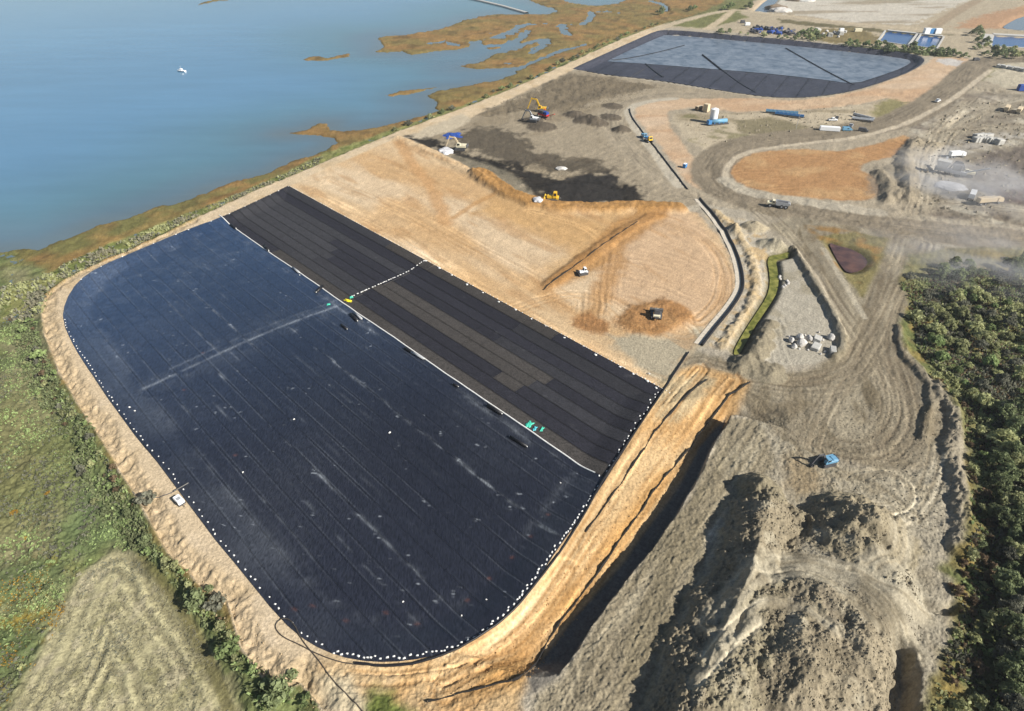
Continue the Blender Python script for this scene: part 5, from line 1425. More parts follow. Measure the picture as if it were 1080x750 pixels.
def dump_truck(a, b, hd, label):
    e = empty('dump_truck', put(a, b), hd); tag(e, label, 'dump truck')
    for x in (3.6, -1.3, -3.1):
        for s in (-1, 1): wheel(e, x, s * 1.2, .85, .65)
    MB().box((.0, 0, 1.15), (8.2, .9, .45)).build('chassis', C_DGREY, e)
    MB().box((4.1, 0, 1.8), (2.0, 2.2, .9), bev=.15).build('hood', C_CREAM, e)
    c = MB().prism([(1.7, 1.4), (3.2, 1.4), (3.35, 2.2), (2.95, 3.1), (1.75, 3.1)], -1.1, 1.1).build('cab', C_CREAM, e)
    MB().box((3.22, 0, 2.6), (.06, 1.9, .8), RY(-.3)).box((2.4, 1.11, 2.6), (1.0, .03, .7)).box((2.4, -1.11, 2.6), (1.0, .03, .7)).build('window', C_GLASS, c)
    bed = MB().prism([(1.2, 1.7), (1.5, 3.0), (1.3, 3.05), (.9, 2.0), (-4.6, 2.3), (-4.8, 2.1), (-3.6, 1.3), (.9, 1.3)], -1.35, 1.35)
    for s in (-1, 1): bed.prism([(1.4, 1.5), (1.5, 3.0), (-4.4, 2.75), (-4.8, 2.1), (-3.6, 1.35), (1.0, 1.35)], s * 1.35 - .08, s * 1.35 + .08)
    o = bed.build('dump_bed', C_GREY, e)
    MB().box((-1.5, 0, 2.25), (4.6, 2.5, .3), RY(.05), bev=.1).build('load', C_DGREY, o)
def pickup(a, b, hd, m, label, cat='pickup', van=False):
    e = empty('van' if van else 'pickup_truck', put(a, b), hd); tag(e, label, cat)
    prof = [(-2.7, .5), (2.7, .5), (2.75, 1.0), (1.5, 1.15), (.9, 1.85), (-.6, 1.9), (-.7, 1.2), (-2.7, 1.2)]
    if van: prof = [(-2.7, .5), (2.7, .5), (2.75, 1.1), (1.9, 1.3), (1.2, 2.2), (-2.7, 2.3)]
    MB().prism(prof, -.95, .95).build('body', m, e)
    MB().box((1.22, 0, 1.5), (.05, 1.6, .65), RY(-.7)).box((.15, .96, 1.5), (1.1, .03, .45)).box((.15, -.96, 1.5), (1.1, .03, .45)).build('window', C_GLASS, e)
    if not van: MB().box((-1.7, 0, 1.18), (1.9, 1.6, .1)).build('cargo_bed', C_DGREY, e)
    for x in (1.75, -1.75):
        for s in (-1, 1): wheel(e, x, s * .85, .38, .28)

E0 = R(180)
excavator(871.5, 489, R(5), C_LBLUE, 'blue excavator with its dark boom folded left on the grey spoil ground', .85, C_DGREY, C_DGREY, .75, .75).rotation_euler[2] = R(195)
dozer(615, 289, R(200), C_WPAINT, 'white bulldozer alone on the tan clay beside the brown ramp', .9, C_WPAINT)
dozer(692, 334, R(80), C_CREAM, 'cream bulldozer with a dark cab on the heap of ridged brown clay', 1.15, C_DGREY)
dozer(583, 212, R(170), C_YEL, 'yellow bulldozer at the foot of the black mud beside the brown scarp', 1.5)
excavator(571, 118, R(165), C_YEL, 'yellow excavator with its boom arched high over the red screening machine', 1.35, C_YEL, C_YEL, 1.0, 1.25)
excavator(563, 128.5, R(150), C_WPAINT, 'white excavator in front of the yellow one, with a pale raised arm', 1.25, C_GREY, C_GREY, .95, .95)
excavator(486, 158, R(170), C_CREAM, 'cream excavator at the dark seaward edge of the yard, beside the white powder', 1.35, C_BEIGE, C_BEIGE, .9, 1.0)
dump_truck(820.5, 218.5, heading((828, 218), (810, 216)), 'cream and grey articulated dump truck driving left on the haul road')
pickup(988.5, 107.5, heading((985, 109), (992, 106)), C_WPAINT, 'small white pickup on the bend of the upper haul road')
pickup(1029.5, 64, heading((1027, 64), (1032, 64)), C_DGREY, 'dark vehicle at the crossroads near the blue ponds', 'vehicle', True)
pickup(893, 138, heading((890, 138), (897, 138)), C_LBLUE, 'pale blue van right of the long white trailer', 'van', True)
pickup(897, 134, heading((895, 136), (900, 130)), C_GREY, 'grey pickup parked above the long white trailer', 'pickup')
pickup(878, 127.5, heading((870, 128), (880, 128)), C_WPAINT, 'white pickup behind the trailers, far left of its row', 'pickup')
pickup(882, 126, heading((878, 130), (882, 120)), C_DGREY, 'dark pickup next to the white one behind the trailers', 'pickup')
pickup(910, 139, heading((905, 139), (912, 140)), C_DGREY, 'dark van at the right end of the parked row by the haul road', 'van', True)

def red_screener(a, b, hd):
    e = empty('screening_machine', put(a, b), hd); tag(e, 'red and dark screening machine with a red conveyor, beside the yellow excavator', 'screening machine')
    for s in (-1, 1): track_unit(e, s * 1.3, 5, .6, 1.0)
    MB().box((0, 0, 1.8), (8, 2.4, 1.2), bev=.1).build('chassis', C_RED, e)
    MB().prism([(-3.5, 4.2), (1.0, 4.2), (.3, 2.5), (-2.6, 2.5)], -1.7, 1.7).build('hopper', C_DGREY, e)
    MB().box((2.2, 0, 3.1), (3.0, 2.3, 1.6), bev=.1).build('engine_box', C_DBLUE, e)
    MB().beam((3.5, 0, 1.6), (9.5, 0, 4.0), 1.0, .3).build('conveyor', C_RED, e)
    MB().beam((-3, 1.2, 2.0), (-4, 5.5, 3.3), .8, .3).build('side_conveyor', C_RED, e)
    MB().cyl((6.5, .4, 0), (6.5, .4, 2.8), .08).cyl((6.5, -.4, 0), (6.5, -.4, 2.8), .08).build('support', C_STEEL, e)
red_screener(573, 124, heading((572, 122), (586, 126)))

def heap_thing(name, a, b, rx, ry, h, m, label, cat, rz=0., seg=20):
    x, y, z = put(a, b); bm = bmesh.new(); bmesh.ops.create_icosphere(bm, subdivisions=3, radius=1)
    rs = random.Random(int(a + b * 3)); ph = [rs.uniform(0, 6) for _ in range(4)]
    for v in bm.verts:
        p = v.co; k = 1 + .14 * math.sin(p.x * 5 + ph[0]) * math.cos(p.y * 4 + ph[1]) + .08 * math.sin(p.y * 9 + ph[2]) + rs.uniform(-.04, .04)
        v.co = Vector((p.x * rx * k, p.y * ry * k, max(p.z, -.15) * h * k))
    me = bpy.data.meshes.new(name); bm.to_mesh(me); bm.free(); me.materials.append(m)
    o = bpy.data.objects.new(name, me); COL.objects.link(o); o.location = (x, y, z); o.rotation_euler = (0, 0, rz); tag(o, label, cat); return o
heap_thing('powder_heap', 470, 160, 4.2, 5, 1.8, C_MESHW, 'white powdery heap in front of the cream excavator', 'powder heap')
heap_thing('powder_heap', 567, 211, 2.2, 3, .8, C_MESHW, 'small white powdery heap left of the yellow bulldozer on black mud', 'powder heap')
heap_thing('rubble_heap', 592, 178, 3, 2, .9, C_ROCK, 'pale rubble heap on the north rim of the black mud', 'rubble heap')
crumple('tarpaulin', 477, 143, 10, 10, .8, C_DBLUE, 'dark blue tarpaulin spread at the road edge above the cream excavator', 'tarpaulin', .3, ground=True)

def skid(a, b, hd, m1, m2, label, sc=1., cat='tracked carrier'):
    e = empty('tracked_carrier', put(a, b), hd); tag(e, label, cat)
    for s in (-1, 1): track_unit(e, s * 1.1, 3.6, .5, .9)
    MB().box((-.7, 0, 1.5), (2.2, 2.0, .9), bev=.1).build('tray', m1, e)
    c = MB().prism([(.4, 1.0), (1.7, 1.0), (1.6, 1.8), (1.3, 2.5), (.5, 2.5)], -.9, .9).build('cab', m2, e)
    MB().box((1.55, 0, 2.0), (.08, 1.4, .7), RY(-.3)).build('window', C_GLASS, c); e.scale = (sc,) * 3
skid(679, 145.5, heading((675, 144), (682, 149)), C_LBLUE, C_LBLUE, 'light blue carrier, upper of the pair on the dark drain line', 1.1)
skid(684, 149.5, heading((680, 147), (688, 152)), C_BLUE, C_YEL, 'blue carrier with a yellow nose, lower of the pair on the dark drain line', 1.3)

def tank(a, b):
    e = empty('storage_tank', put(a, b)); tag(e, 'tall white cylindrical storage tank beside the light blue plant', 'tank')
    MB().cyl((0, 0, .5), (0, 0, 8.3), 2.3, seg=28).build('shell', C_WPAINT, e, False)
    MB().cyl((0, 0, 8.3), (0, 0, 9.0), 2.35, .5, 28).build('roof', C_WPAINT, e)
    MB().cyl((0, 0, 0), (0, 0, .5), 2.6, seg=20).build('plinth', C_CONC, e)
    l = MB().box((2.2, -1.0, 4.4), (.08, .08, 8)).box((2.2, -.4, 4.4), (.08, .08, 8))
    for k in range(16): l.box((2.2, -.7, .8 + k * .5), (.06, .6, .06))
    l.build('ladder', C_STEEL, e)
tank(751.5, 130)
def plant(a, b, hd):
    e = empty('pumping_plant', put(a, b), hd); tag(e, 'low light blue plant on a dark frame at the foot of the white tank', 'plant')
    MB().box((0, 0, .7), (13, 3, .5)).build('frame', C_DGREY, e)
    MB().cyl((-5.5, 0, 2.1), (5.5, 0, 2.1), 1.2, seg=14).build('vessel', C_LBLUE, e, True)
    MB().box((-6, 0, 1.9), (2.2, 2.6, 2.4), bev=.1).build('engine_box', C_BLUE, e)
    for x in (-3, 0, 3): MB().box((x, 0, 1.2), (.5, 2.6, .8)).build('saddle', C_BLUE, e)
plant(757, 131.5, heading((745, 131), (768, 129)))
def box_unit(name, a, b, hd, s, m, label, cat, rim=None):
    e = empty(name, put(a, b), hd); tag(e, label, cat)
    MB().box((0, 0, s[2] / 2 + .25), s, bev=.08).build('shell', m, e)
    r = MB()
    for x in (-1, 1):
        for y in (-1, 1): r.box((x * (s[0] / 2 - .15), y * (s[1] / 2 - .15), .12), (.4, .4, .25))
    r.build('foot', C_STEEL, e)
    MB().box((0, 0, s[2] + .28), (s[0] * .9, s[1] * .85, .08)).build('lid', rim or m, e)
    return e
box_unit('container', 744.5, 118, heading((742, 119), (747, 117)), (3.2, 3.2, 4.6), C_BEIGE, 'upright beige container behind the white tank', 'container')
box_unit('container', 737, 116.5, heading((735, 117), (740, 116)), (5.0, 2.4, 2.4), C_WOOD, 'dark brown container left of the upright beige one', 'container', C_BEIGE)
box_unit('container', 722, 177, heading((720, 178), (724, 175)), (2.4, 1.6, 1.9), C_BLUE, 'small bright blue box on the pink clay near the end of the drain pipe', 'container', C_WPAINT)
box_unit('container', 1077, 96, 0, (6, 3, 4), C_DBLUE, 'dark blue container at the upper right edge of the photo', 'container')

def trailer_bundle(a, b, hd, L, n, m, label, group=None):
    e = empty('conveyor_trailer', put(a, b), hd); tag(e, label, 'trailer', group)
    MB().box((0, 0, .9), (L, 2.2, .35)).build('chassis', C_DGREY, e)
    mb = MB()
    for k in range(n):
        y = -1.0 + 2.0 * k / max(1, n - 1); mb.beam((-L / 2, y, 1.5 + .4 * (k % 2)), (L / 2, y, 1.7 + .3 * (k % 2)), .35, .5)
    mb.build('conveyor', m, e)
    t = MB()
    for x in np.linspace(-L / 2, L / 2, int(L / 2)): t.box((x, 0, 2.3), (.15, 2.2, .12))
    t.build('truss', C_GREY, e)
    for x in (-L * .3, -L * .2, L * .3):
        for s in (-1, 1): wheel(e, x, s * 1.05, .5, .35)
trailer_bundle(824, 120.5, heading((810, 119), (840, 122)), 19, 4, C_LBLUE, 'long blue grey conveyor trailer, left and rear one of the pair')
trailer_bundle(832, 123.5, heading((818, 121), (843, 125)), 17, 4, C_BLUE, 'shorter blue conveyor trailer, right and front one of the pair')
trailer_bundle(910, 125.5, heading((902, 123), (918, 127)), 13, 5, C_GREY, 'white and blue grey machine trailer parked alone below the rough grass')
trailer_bundle(909, 128, heading((902, 126), (918, 128)), 12, 3, C_WPAINT, 'white trailer directly in front of the blue grey machine trailer')
box_unit('container', 874.5, 138, heading((868, 137), (882, 138)), (11, 2.6, 2.2), C_WPAINT, 'long low white trailer box beside the haul road', 'trailer')
e = put(837.5, 136); 
def mast(a, b, h):
    e = empty('utility_pole', put(a, b)); tag(e, 'thin grey pole standing right of the blue conveyor trailers', 'pole')
    MB().cyl((0, 0, 0), (0, 0, h), .14, .09, 8).build('pole', C_GREY, e); MB().box((0, 0, h - .6), (1.8, .12, .12)).build('crossarm', C_GREY, e)
mast(839.5, 136, 11)

def pump(a, b, hd):
    e = empty('pump_trailer', put(a, b), hd); tag(e, 'white pump trailer on the sand beside the left edge of the liner', 'pump')
    MB().box((0, 0, 1.0), (2.6, 1.5, 1.1), bev=.12).build('housing', C_WPAINT, e)
    MB().box((.2, 0, 1.58), (.9, .9, .1)).build('vent', C_GREY, e)
    MB().box((0, 0, .42), (3.0, 1.6, .14)).build('frame', C_DGREY, e)
    MB().beam((1.4, 0, .42), (2.7, 0, .42), .1).build('drawbar', C_DGREY, e)
    for s in (-1, 1): wheel(e, 0, s * .85, .36, .22)
pump(190, 530, heading((186, 526), (194, 534)))

def boat(a, b):
    x, y = at(a, b, SEA); e = empty('boat', (x, y, SEA), R(160)); tag(e, 'small white boat alone on the open water', 'boat')
    bm = bmesh.new(); V = []
    for i, u in enumerate(np.linspace(-1, 1, 9)):
        w = 1.9 * (1 - max(0, u) ** 2.2) * (.85 if u < -.9 else 1); 
        V.append([bm.verts.new((u * 5.5, w * s * k, z)) for s, k, z in ((-1, 1, 1.3), (-1, .55, -.2), (1, .55, -.2), (1, 1, 1.3))])
    for A, B in zip(V[:-1], V[1:]):
        for k in range(3): bm.faces.new((A[k], A[k + 1], B[k + 1], B[k]))
        bm.faces.new((A[3], A[0], B[0], B[3]))
    bm.faces.new(V[0]); bmesh.ops.recalc_face_normals(bm, faces=bm.faces[:])
    me = bpy.data.meshes.new('hull'); bm.to_mesh(me); bm.free(); me.materials.append(C_WPAINT); o = bpy.data.objects.new('hull', me); COL.objects.link(o); o.parent = e; e.scale = (.72,) * 3
    MB().prism([(-1.5, 1.3), (2.2, 1.3), (1.6, 3.0), (-1.2, 3.1)], -1.1, 1.1).build('cabin', C_WPAINT, e)
    MB().box((1.95, 0, 2.3), (.06, 1.8, .8), RY(-.34)).build('window', C_GLASS, e)
    MB().cyl((-.3, 0, 3.0), (-.3, 0, 6.0), .08).build('mast', C_WPAINT, e)
boat(191.5, 75.5)
# breakwater far out, and the posts of an old line
Q = P([(495, -1), (505, 1), (530, 7), (555.5, 14.3)], SEA)
o = tube('breakwater', np.column_stack([densify(Q, 12), np.full(len(densify(Q, 12)), SEA + .2)]), 3.0, C_CONC, 6, .5); tag(o, 'long thin grey breakwater in the bay at the top of the photo', 'breakwater')

# ------------------------------------------------------------------ boulders and blocks
def rock_mesh(k, block=False):
    bm = bmesh.new(); rs = random.Random(k)
    if block:
        bmesh.ops.create_cube(bm, size=2); bmesh.ops.bevel(bm, geom=bm.edges[:], offset=.12, segments=1, affect='EDGES')
        for v in bm.verts: v.co += Vector((rs.uniform(-.05, .05), rs.uniform(-.05, .05), rs.uniform(-.05, .05)))
    else:
        bmesh.ops.create_icosphere(bm, subdivisions=2, radius=1)
        cut = [Vector((rs.uniform(-1, 1), rs.uniform(-1, 1), rs.uniform(-.2, 1))).normalized() for _ in range(7)]
        for v in bm.verts:
            for n in cut:
                d = v.co.dot(n) - .72
                if d > 0: v.co -= n * d * .9
            v.co *= 1 + rs.uniform(-.05, .05)
    me = bpy.data.meshes.new('boulder'); bm.to_mesh(me); bm.free(); me.materials.append(C_ROCK if not block else C_CONC); return me
RKS = [rock_mesh(i) for i in range(4)]; BLK = [rock_mesh(9, True), rock_mesh(10, True)]
def rock(a, b, s, label, block=False, rz=None, mat_=None, cat=None, group=None, name=None):
    me = random.choice(BLK if block else RKS)
    o = bpy.data.objects.new(name or ('concrete_block' if block else 'boulder'), me); COL.objects.link(o)
    x, y, z = put(a, b); o.location = (x, y, z + s[2] * .55); o.scale = s; o.rotation_euler = (random.uniform(-.15, .15), random.uniform(-.15, .15), random.uniform(0, 6) if rz is None else rz)
    tag(o, label, cat or ('block' if block else 'boulder'), group)
for (a, b, s, l, blk) in (((834), 360, (1.2, 1.0, 1.1), 'pale boulder at the left end of the group on the light flat', 0), (837, 366.5, (1.3, 1.0, .9), 'pale boulder below the leftmost one of the group', 0),
                          (843.5, 358, (1.5, 1.3, 1.4), 'tall pale boulder near the top of the group', 0), (845, 363.5, (1.9, 1.6, 1.4), 'biggest rounded pale boulder in the centre of the group', 0),
                          (852.5, 358, (1.2, 1.5, 1.1), 'pale boulder right of the tall one at the top of the group', 0), (861.5, 359, (1.8, 1.1, .8), 'flat square block at the top right of the boulder group', 1),
                          (860, 367.5, (1.8, 1.2, .8), 'flat square block at the bottom middle of the boulder group', 1), (875.5, 357.5, (1.5, 1.2, 1.3), 'pale boulder at the upper right end of the group', 0),
                          (878, 371, (1.9, .8, .8), 'long slanting pale slab at the right end of the boulder group', 1)):
    rock(a, b, s, l, bool(blk))
for k in range(14): rock(random.uniform(828, 885), random.uniform(349, 374), (.45, .4, .35), 'small stone scattered among the pale boulders on the light flat', False, None, None, 'stone', 'small stones among the boulders', 'stone')
for k in range(8): rock(826 + random.uniform(-5, 6), 292 + k * 1.6, (.7, .6, .5), 'dark stone in the little row beside the green ditch', False, None, None, 'stone', 'stones beside the green ditch', 'stone')
for k in range(7): rock(1003 + (k % 4) * 3.6 + random.uniform(-.6, .6) + 27, 146 + (k // 4) * 3.4, (2.6, 1.6, 1.7), 'pale concrete block in the stacked group in the grey yard on the right', True, .3, None, None, 'concrete blocks in the grey yard')
for k in range(5): rock(1040 + k * 3.2, 150 + k * .5, (2.2, 1.6, 1.8), 'pale block in the short row right of the stacked blocks', True, .3, None, None, 'row of pale blocks')
def quarry_truck(a, b, hd, body, label, L=9., cat='truck'):
    e = empty('truck', put(a, b), hd); tag(e, label, cat)
    for x in (L * .33, -L * .2, -L * .38):
        for s in (-1, 1): wheel(e, x, s * 1.0, .6, .45)
    MB().box((0, 0, 1.0), (L, .9, .35)).build('chassis', C_DGREY, e)
    c = MB().prism([(L * .27, 1.0), (L * .5, 1.0), (L * .5, 2.0), (L * .45, 2.9), (L * .27, 2.9)], -1.15, 1.15).build('cab', body, e)
    MB().box((L * .485, 0, 2.4), (.06, 2.0, .8), RY(-.25)).build('window', C_GLASS, c)
    MB().box((-L * .13, 0, 2.3), (L * .7, 2.4, 2.1), bev=.08).build('body', body, e)
quarry_truck(1008, 166, heading((1002, 166), (1012, 165)), C_WPAINT, 'white truck parked alone above the smoking plant', 9)
quarry_truck(1042, 215, heading((1036, 215), (1050, 214)), C_BEIGE, 'long beige truck on the pale ground right of the haul road', 13)
quarry_truck(1024, 209, heading((1022, 212), (1026, 203)), C_WPAINT, 'white truck standing crossways just left of the beige truck', 9)
quarry_truck(1061, 117, heading((1058, 121), (1064, 112)), C_BEIGE, 'pale truck, left one of the pair throwing long shadows at the upper right', 11)
quarry_truck(1074, 119, heading((1070, 123), (1078, 113)), C_BEIGE, 'pale truck, right one of the pair throwing long shadows at the upper right', 11)
def crusher(a, b, hd):
    e = empty('crushing_plant', put(a, b), hd); tag(e, 'grey crushing plant wrapped in pale dust in the yard on the right', 'crushing plant')
    MB().box((0, 0, 2.0), (14, 3, 1.6), bev=.1).build('chassis', C_GREY, e)
    MB().prism([(-7, 6.2), (-1, 6.2), (-2.2, 2.8), (-6, 2.8)], -2.2, 2.2).build('hopper', C_CONC, e)
    MB().box((2.2, 0, 4.2), (4, 3, 3), bev=.15).build('crusher', C_DGREY, e)
    MB().beam((5, 0, 2), (15, 0, 6.5), 1.2, .4).build('conveyor', C_GREY, e)
    MB().beam((-4, 1.5, 3), (-4, 9, 5.5), 1.0, .35).build('side_conveyor', C_GREY, e)
    for x in (-5, 0, 5):
        for s in (-1, 1): MB().cyl((x, s * 1.3, 0), (x, s * 1.3, 1.4), .3).build('leg', C_STEEL, e)
crusher(1001, 184, heading((990, 182), (1012, 186)))
excavator(1018, 186, R(160), C_CREAM, 'cream excavator feeding the dusty crushing plant', 1.3, C_DGREY, C_DGREY)
heap_thing('dust_heap', 1003, 197, 7, 6, 1.2, C_MESHW, 'pale dusty heap below the crushing plant', 'dust heap')
# ridges of dark rolls beside the far cell
for k in range(46):
    a = 792 + RNG.rand() * 44; b = 29.5 + RNG.rand() * 6 + (a - 792) * .05
    x, y, z = put(a, b)
    o = MB().cyl((-2.8, 0, 1.0 + RNG.rand() * 1.6), (2.8, 0, 1.0 + RNG.rand() * 1.6), 1.1, seg=8).build('pipe_roll', C_DBLUE if RNG.rand() < .35 else C_DGREY, None)
    o.location = (x, y, z); o.rotation_euler = (0, 0, RNG.uniform(0, 3)); tag(o, 'dark blue grey roll in the jumbled pile behind the far lined cell', 'roll', 'pile of rolls behind the far cell')
for k, (a, b, s) in enumerate(((862, 33, 3), (868, 37, 2.4), (875, 38, 3), (880, 35, 2.6), (886, 36.5, 3.2), (872, 33.5, 2), (890, 34.5, 2.2), (884, 39.5, 2))):
    rock(a, b, (s, s * .7, s * .6), 'pale rubble lump in the scatter behind the far cell', k % 2 == 0, None, None, 'rubble', 'rubble behind the far cell', 'rubble_lump')
box_unit('container', 886.5, 35.5, 0, (4, 2.6, 4.4), C_WPAINT, 'upright white container standing in the rubble behind the far cell', 'container')
box_unit('container', 904.5, 33.5, 0, (7, 3, 2.6), C_CREAM, 'low cream container right of the rubble behind the far cell', 'container')
box_unit('container', 788, 27, 0, (5, 3, 2.6), C_WPAINT, 'small white container left of the jumbled rolls', 'container')
box_unit('container', 783, 24.5, 0, (4, 3, 2.4), C_DGREY, 'small dark container beside the small white one', 'container')
for (a, b, l) in ((977, 35.5, 'leftmost white container above the right hand blue pond'), (988, 35.8, 'rightmost white container above the right hand blue pond')):
    box_unit('container', a, b, 0, (6, 4, 4.5), C_WPAINT, l, 'container')
box_unit('container', 982.5, 35.6, 0, (6, 4, 4.2), C_BLUE, 'light blue container between two white ones above the pond', 'container', C_LBLUE)
for k, (a, b) in enumerate(((704 + 135, 0.5), (850, 1), (818, 9), (823, 12))):
    heap_thing('rubble_heap', a, b, 12, 9, 4, C_ROCK if k % 2 else C_WOOD, ('brown heap', 'pale heap', 'brown mound', 'pale mound')[k] + ' at the top edge of the photo near the grey channel', 'rubble heap')
for k in range(12): rock(1053 + k * 2.6, 70 + k * .45 + RNG.rand(), (2.2, 1.4, 1.3), 'dark block in the row at the edge of the pale yard, upper right', True, None, None, 'block', 'dark row in the upper right yard')
for o_ in list(COL.objects)[-12:]: pass
# concrete edges of the ponds
def pond_edge(Q, label, w=2.2, sides=(0, 3)):
    c = Q.mean(0); e = empty('pond_wall', (c[0], c[1], 0)); tag(e, label, 'pond wall')
    for i in range(4):
        a, b = Q[i], Q[(i + 1) % 4]; d = (b - a) / np.linalg.norm(b - a); n = np.array([-d[1], d[0]])
        if (c - a) @ n > 0: n = -n
        ww = w * (2.4 if i in sides else .7)
        a2, b2 = a - d * .5 + n * 1.2, b + d * .5 + n * 1.2
        V = [(*a2, .35), (*b2, .35), (*(b2 + n * ww), .35), (*(a2 + n * ww), .35)]; V += [(p[0], p[1], -1.6) for p in V]
        keep_world(raw_mesh('wall', np.array(V) + np.array([0, 0, .01 * i]), [(0, 1, 2, 3), (7, 6, 5, 4), (0, 4, 5, 1), (1, 5, 6, 2), (2, 6, 7, 3), (3, 7, 4, 0)], C_CONC), e)
pond_edge(POND1, 'pale concrete wall round the left one of the twin blue ponds', 2.2, (0,))
pond_edge(POND2, 'pale concrete wall round the right one of the twin blue ponds', 2.2, (0,))
pond_edge(POND3, 'pale concrete wall round the blue pond at the right edge of the photo', 3.2, (0, 3))

# ------------------------------------------------------------------ vegetation
def leaf_mat(name, col, var=.3):
    m = bpy.data.materials.new(name); m.use_nodes = True; nt = m.node_tree; b = nt.nodes['Principled BSDF']
    b.inputs['Roughness'].default_value = .75; b.inputs['Specular IOR Level'].default_value = .15
    g = nt.nodes.new('ShaderNodeNewGeometry'); oi = nt.nodes.new('ShaderNodeObjectInfo')
    n = nt.nodes.new('ShaderNodeTexNoise'); n.inputs['Scale'].default_value = .9; n.inputs['Detail'].default_value = 4
    nt.links.new(g.outputs['Position'], n.inputs['Vector'])
    r = nt.nodes.new('ShaderNodeMapRange'); r.inputs[1].default_value = .3; r.inputs[2].default_value = .7; r.inputs[3].default_value = 1 - var; r.inputs[4].default_value = 1 + var
    nt.links.new(n.outputs['Fac'], r.inputs[0])
    r2 = nt.nodes.new('ShaderNodeMapRange'); r2.inputs[3].default_value = .7; r2.inputs[4].default_value = 1.35; nt.links.new(oi.outputs['Random'], r2.inputs[0])
    mu = nt.nodes.new('ShaderNodeMath'); mu.operation = 'MULTIPLY'; nt.links.new(r.outputs[0], mu.inputs[0]); nt.links.new(r2.outputs[0], mu.inputs[1])
    x = nt.nodes.new('ShaderNodeMix'); x.data_type = 'RGBA'; x.blend_type = 'MULTIPLY'; x.inputs['Factor'].default_value = 1; x.inputs['A'].default_value = (*col, 1)
    nt.links.new(mu.outputs[0], x.inputs['B']); nt.links.new(x.outputs['Result'], b.inputs['Base Color'])
    tr = nt.nodes.new('ShaderNodeBsdfTranslucent'); nt.links.new(x.outputs['Result'], tr.inputs['Color'])
    mx = nt.nodes.new('ShaderNodeMixShader'); mx.inputs[0].default_value = .4; nt.links.new(b.outputs[0], mx.inputs[1]); nt.links.new(tr.outputs[0], mx.inputs[2])
    nt.links.new(mx.outputs[0], nt.nodes['Material Output'].inputs['Surface'])
    return m
L_OLIVE = leaf_mat('olive_leaves', (.320, .330, .165)); L_DARK = leaf_mat("dark_leaves", (.185, .215, .105)); L_BRIGHT = leaf_mat('bright_leaves', (.230, .290, .120))
L_GREY = leaf_mat('grey_leaves', (.17, .17, .125)); L_GOLD = leaf_mat('golden_leaves', (.36, .22, .04)); L_BROWN = leaf_mat('brown_twigs', (.16, .115, .07)); L_PALE = leaf_mat('pale_plumes', (.34, .32, .22))
L_MEAD = leaf_mat('meadow_leaves', (.185, .205, .105))
def crown_geo(seed, n, R_, H_, lobes, leaf, base=0.25):
    rs = np.random.RandomState(seed)
    V = []; cs = []
    for i in range(lobes):
        a = rs.rand() * 6.28; rr = R_ * .86 * math.sqrt(rs.rand()); h = H_ * (base + (1 - base) * (.35 + .6 * rs.rand()) * (1 - .45 * (rr / R_) ** 2))
        cs.append((rr * math.cos(a), rr * math.sin(a), h * .85, R_ * rs.uniform(.14, .36)))
    cs.append((0, 0, H_ * .8, R_ * .4))
    for i in range(n):
        cx_, cy_, cz_, r = cs[rs.randint(len(cs))]
        d = rs.normal(size=3); d /= np.linalg.norm(d); d[2] = abs(d[2]) * 1.1 - .35
        p = np.array([cx_, cy_, cz_]) + d * r * rs.uniform(.55, 1.25)
        if p[2] < .1: p[2] = .1 + rs.rand() * .4
        n_ = d + rs.normal(size=3) * .5; n_ /= np.linalg.norm(n_)
        u = np.cross(n_, rs.normal(size=3)); u /= np.linalg.norm(u); w = np.cross(n_, u); s = leaf * rs.uniform(.6, 1.3)
        V += [p - u * s - w * s * .6, p + u * s - w * s * .6, p + u * s * .8 + w * s * .6, p - u * s * .8 + w * s * .6]
    V = np.array(V); return V, np.arange(len(V)).reshape(-1, 4)
def mesh_only(name, V, Fc, m):
    o = raw_mesh(name, V, Fc, m); me = o.data; bpy.data.objects.remove(o); return me
TREES = []
for k, (m, H_, R_) in enumerate(((L_OLIVE, 6.0, 2.9), (L_DARK, 7.5, 2.8), (L_OLIVE, 4.4, 3.0), (L_BRIGHT, 5.0, 2.3), (L_DARK, 6.0, 2.6), (L_GREY, 7.0, 2.5))):
    V, Fc = crown_geo(k + 3, 1900, R_, H_, 22, .24); TREES.append((mesh_only('crown', V, Fc, m), H_, R_))
def trunk_mesh():
    mb = MB().cyl((0, 0, 0), (.1, .05, 2.2), .22, .15, 7).cyl((.1, .05, 2.0), (-.2, .1, 4.6), .15, .06, 6)
    for k in range(5):
        a = k * 1.3; mb.cyl((.05, .05, 1.5 + .4 * k), (1.5 * math.cos(a), 1.5 * math.sin(a), 2.8 + .5 * k), .09, .03, 5)
    o = mb.build('trunk', C_BARK); me = o.data; bpy.data.objects.remove(o); return me
TRUNK = trunk_mesh()
SHR = []
for k, (m, H_, R_) in enumerate(((L_BRIGHT, 1.6, 1.2), (L_OLIVE, 1.8, 1.3), (L_DARK, 2.1, 1.4), (L_GREY, 1.6, 1.3), (L_GOLD, 1.0, 1.0), (L_BROWN, 1.4, 1.2), (L_PALE, 1.3, 1.0))):
    V, Fc = crown_geo(k + 30, 330, R_, H_, 8, .17, .1); SHR.append(mesh_only('shrub', V, Fc, m))
TLOOK = ('olive', 'dark green', 'low olive', 'bright green', 'dark rounded', 'grey green')
SLOOK = ('bright green', 'olive', 'dark green', 'grey green', 'golden', 'brown twiggy', 'pale plumed')
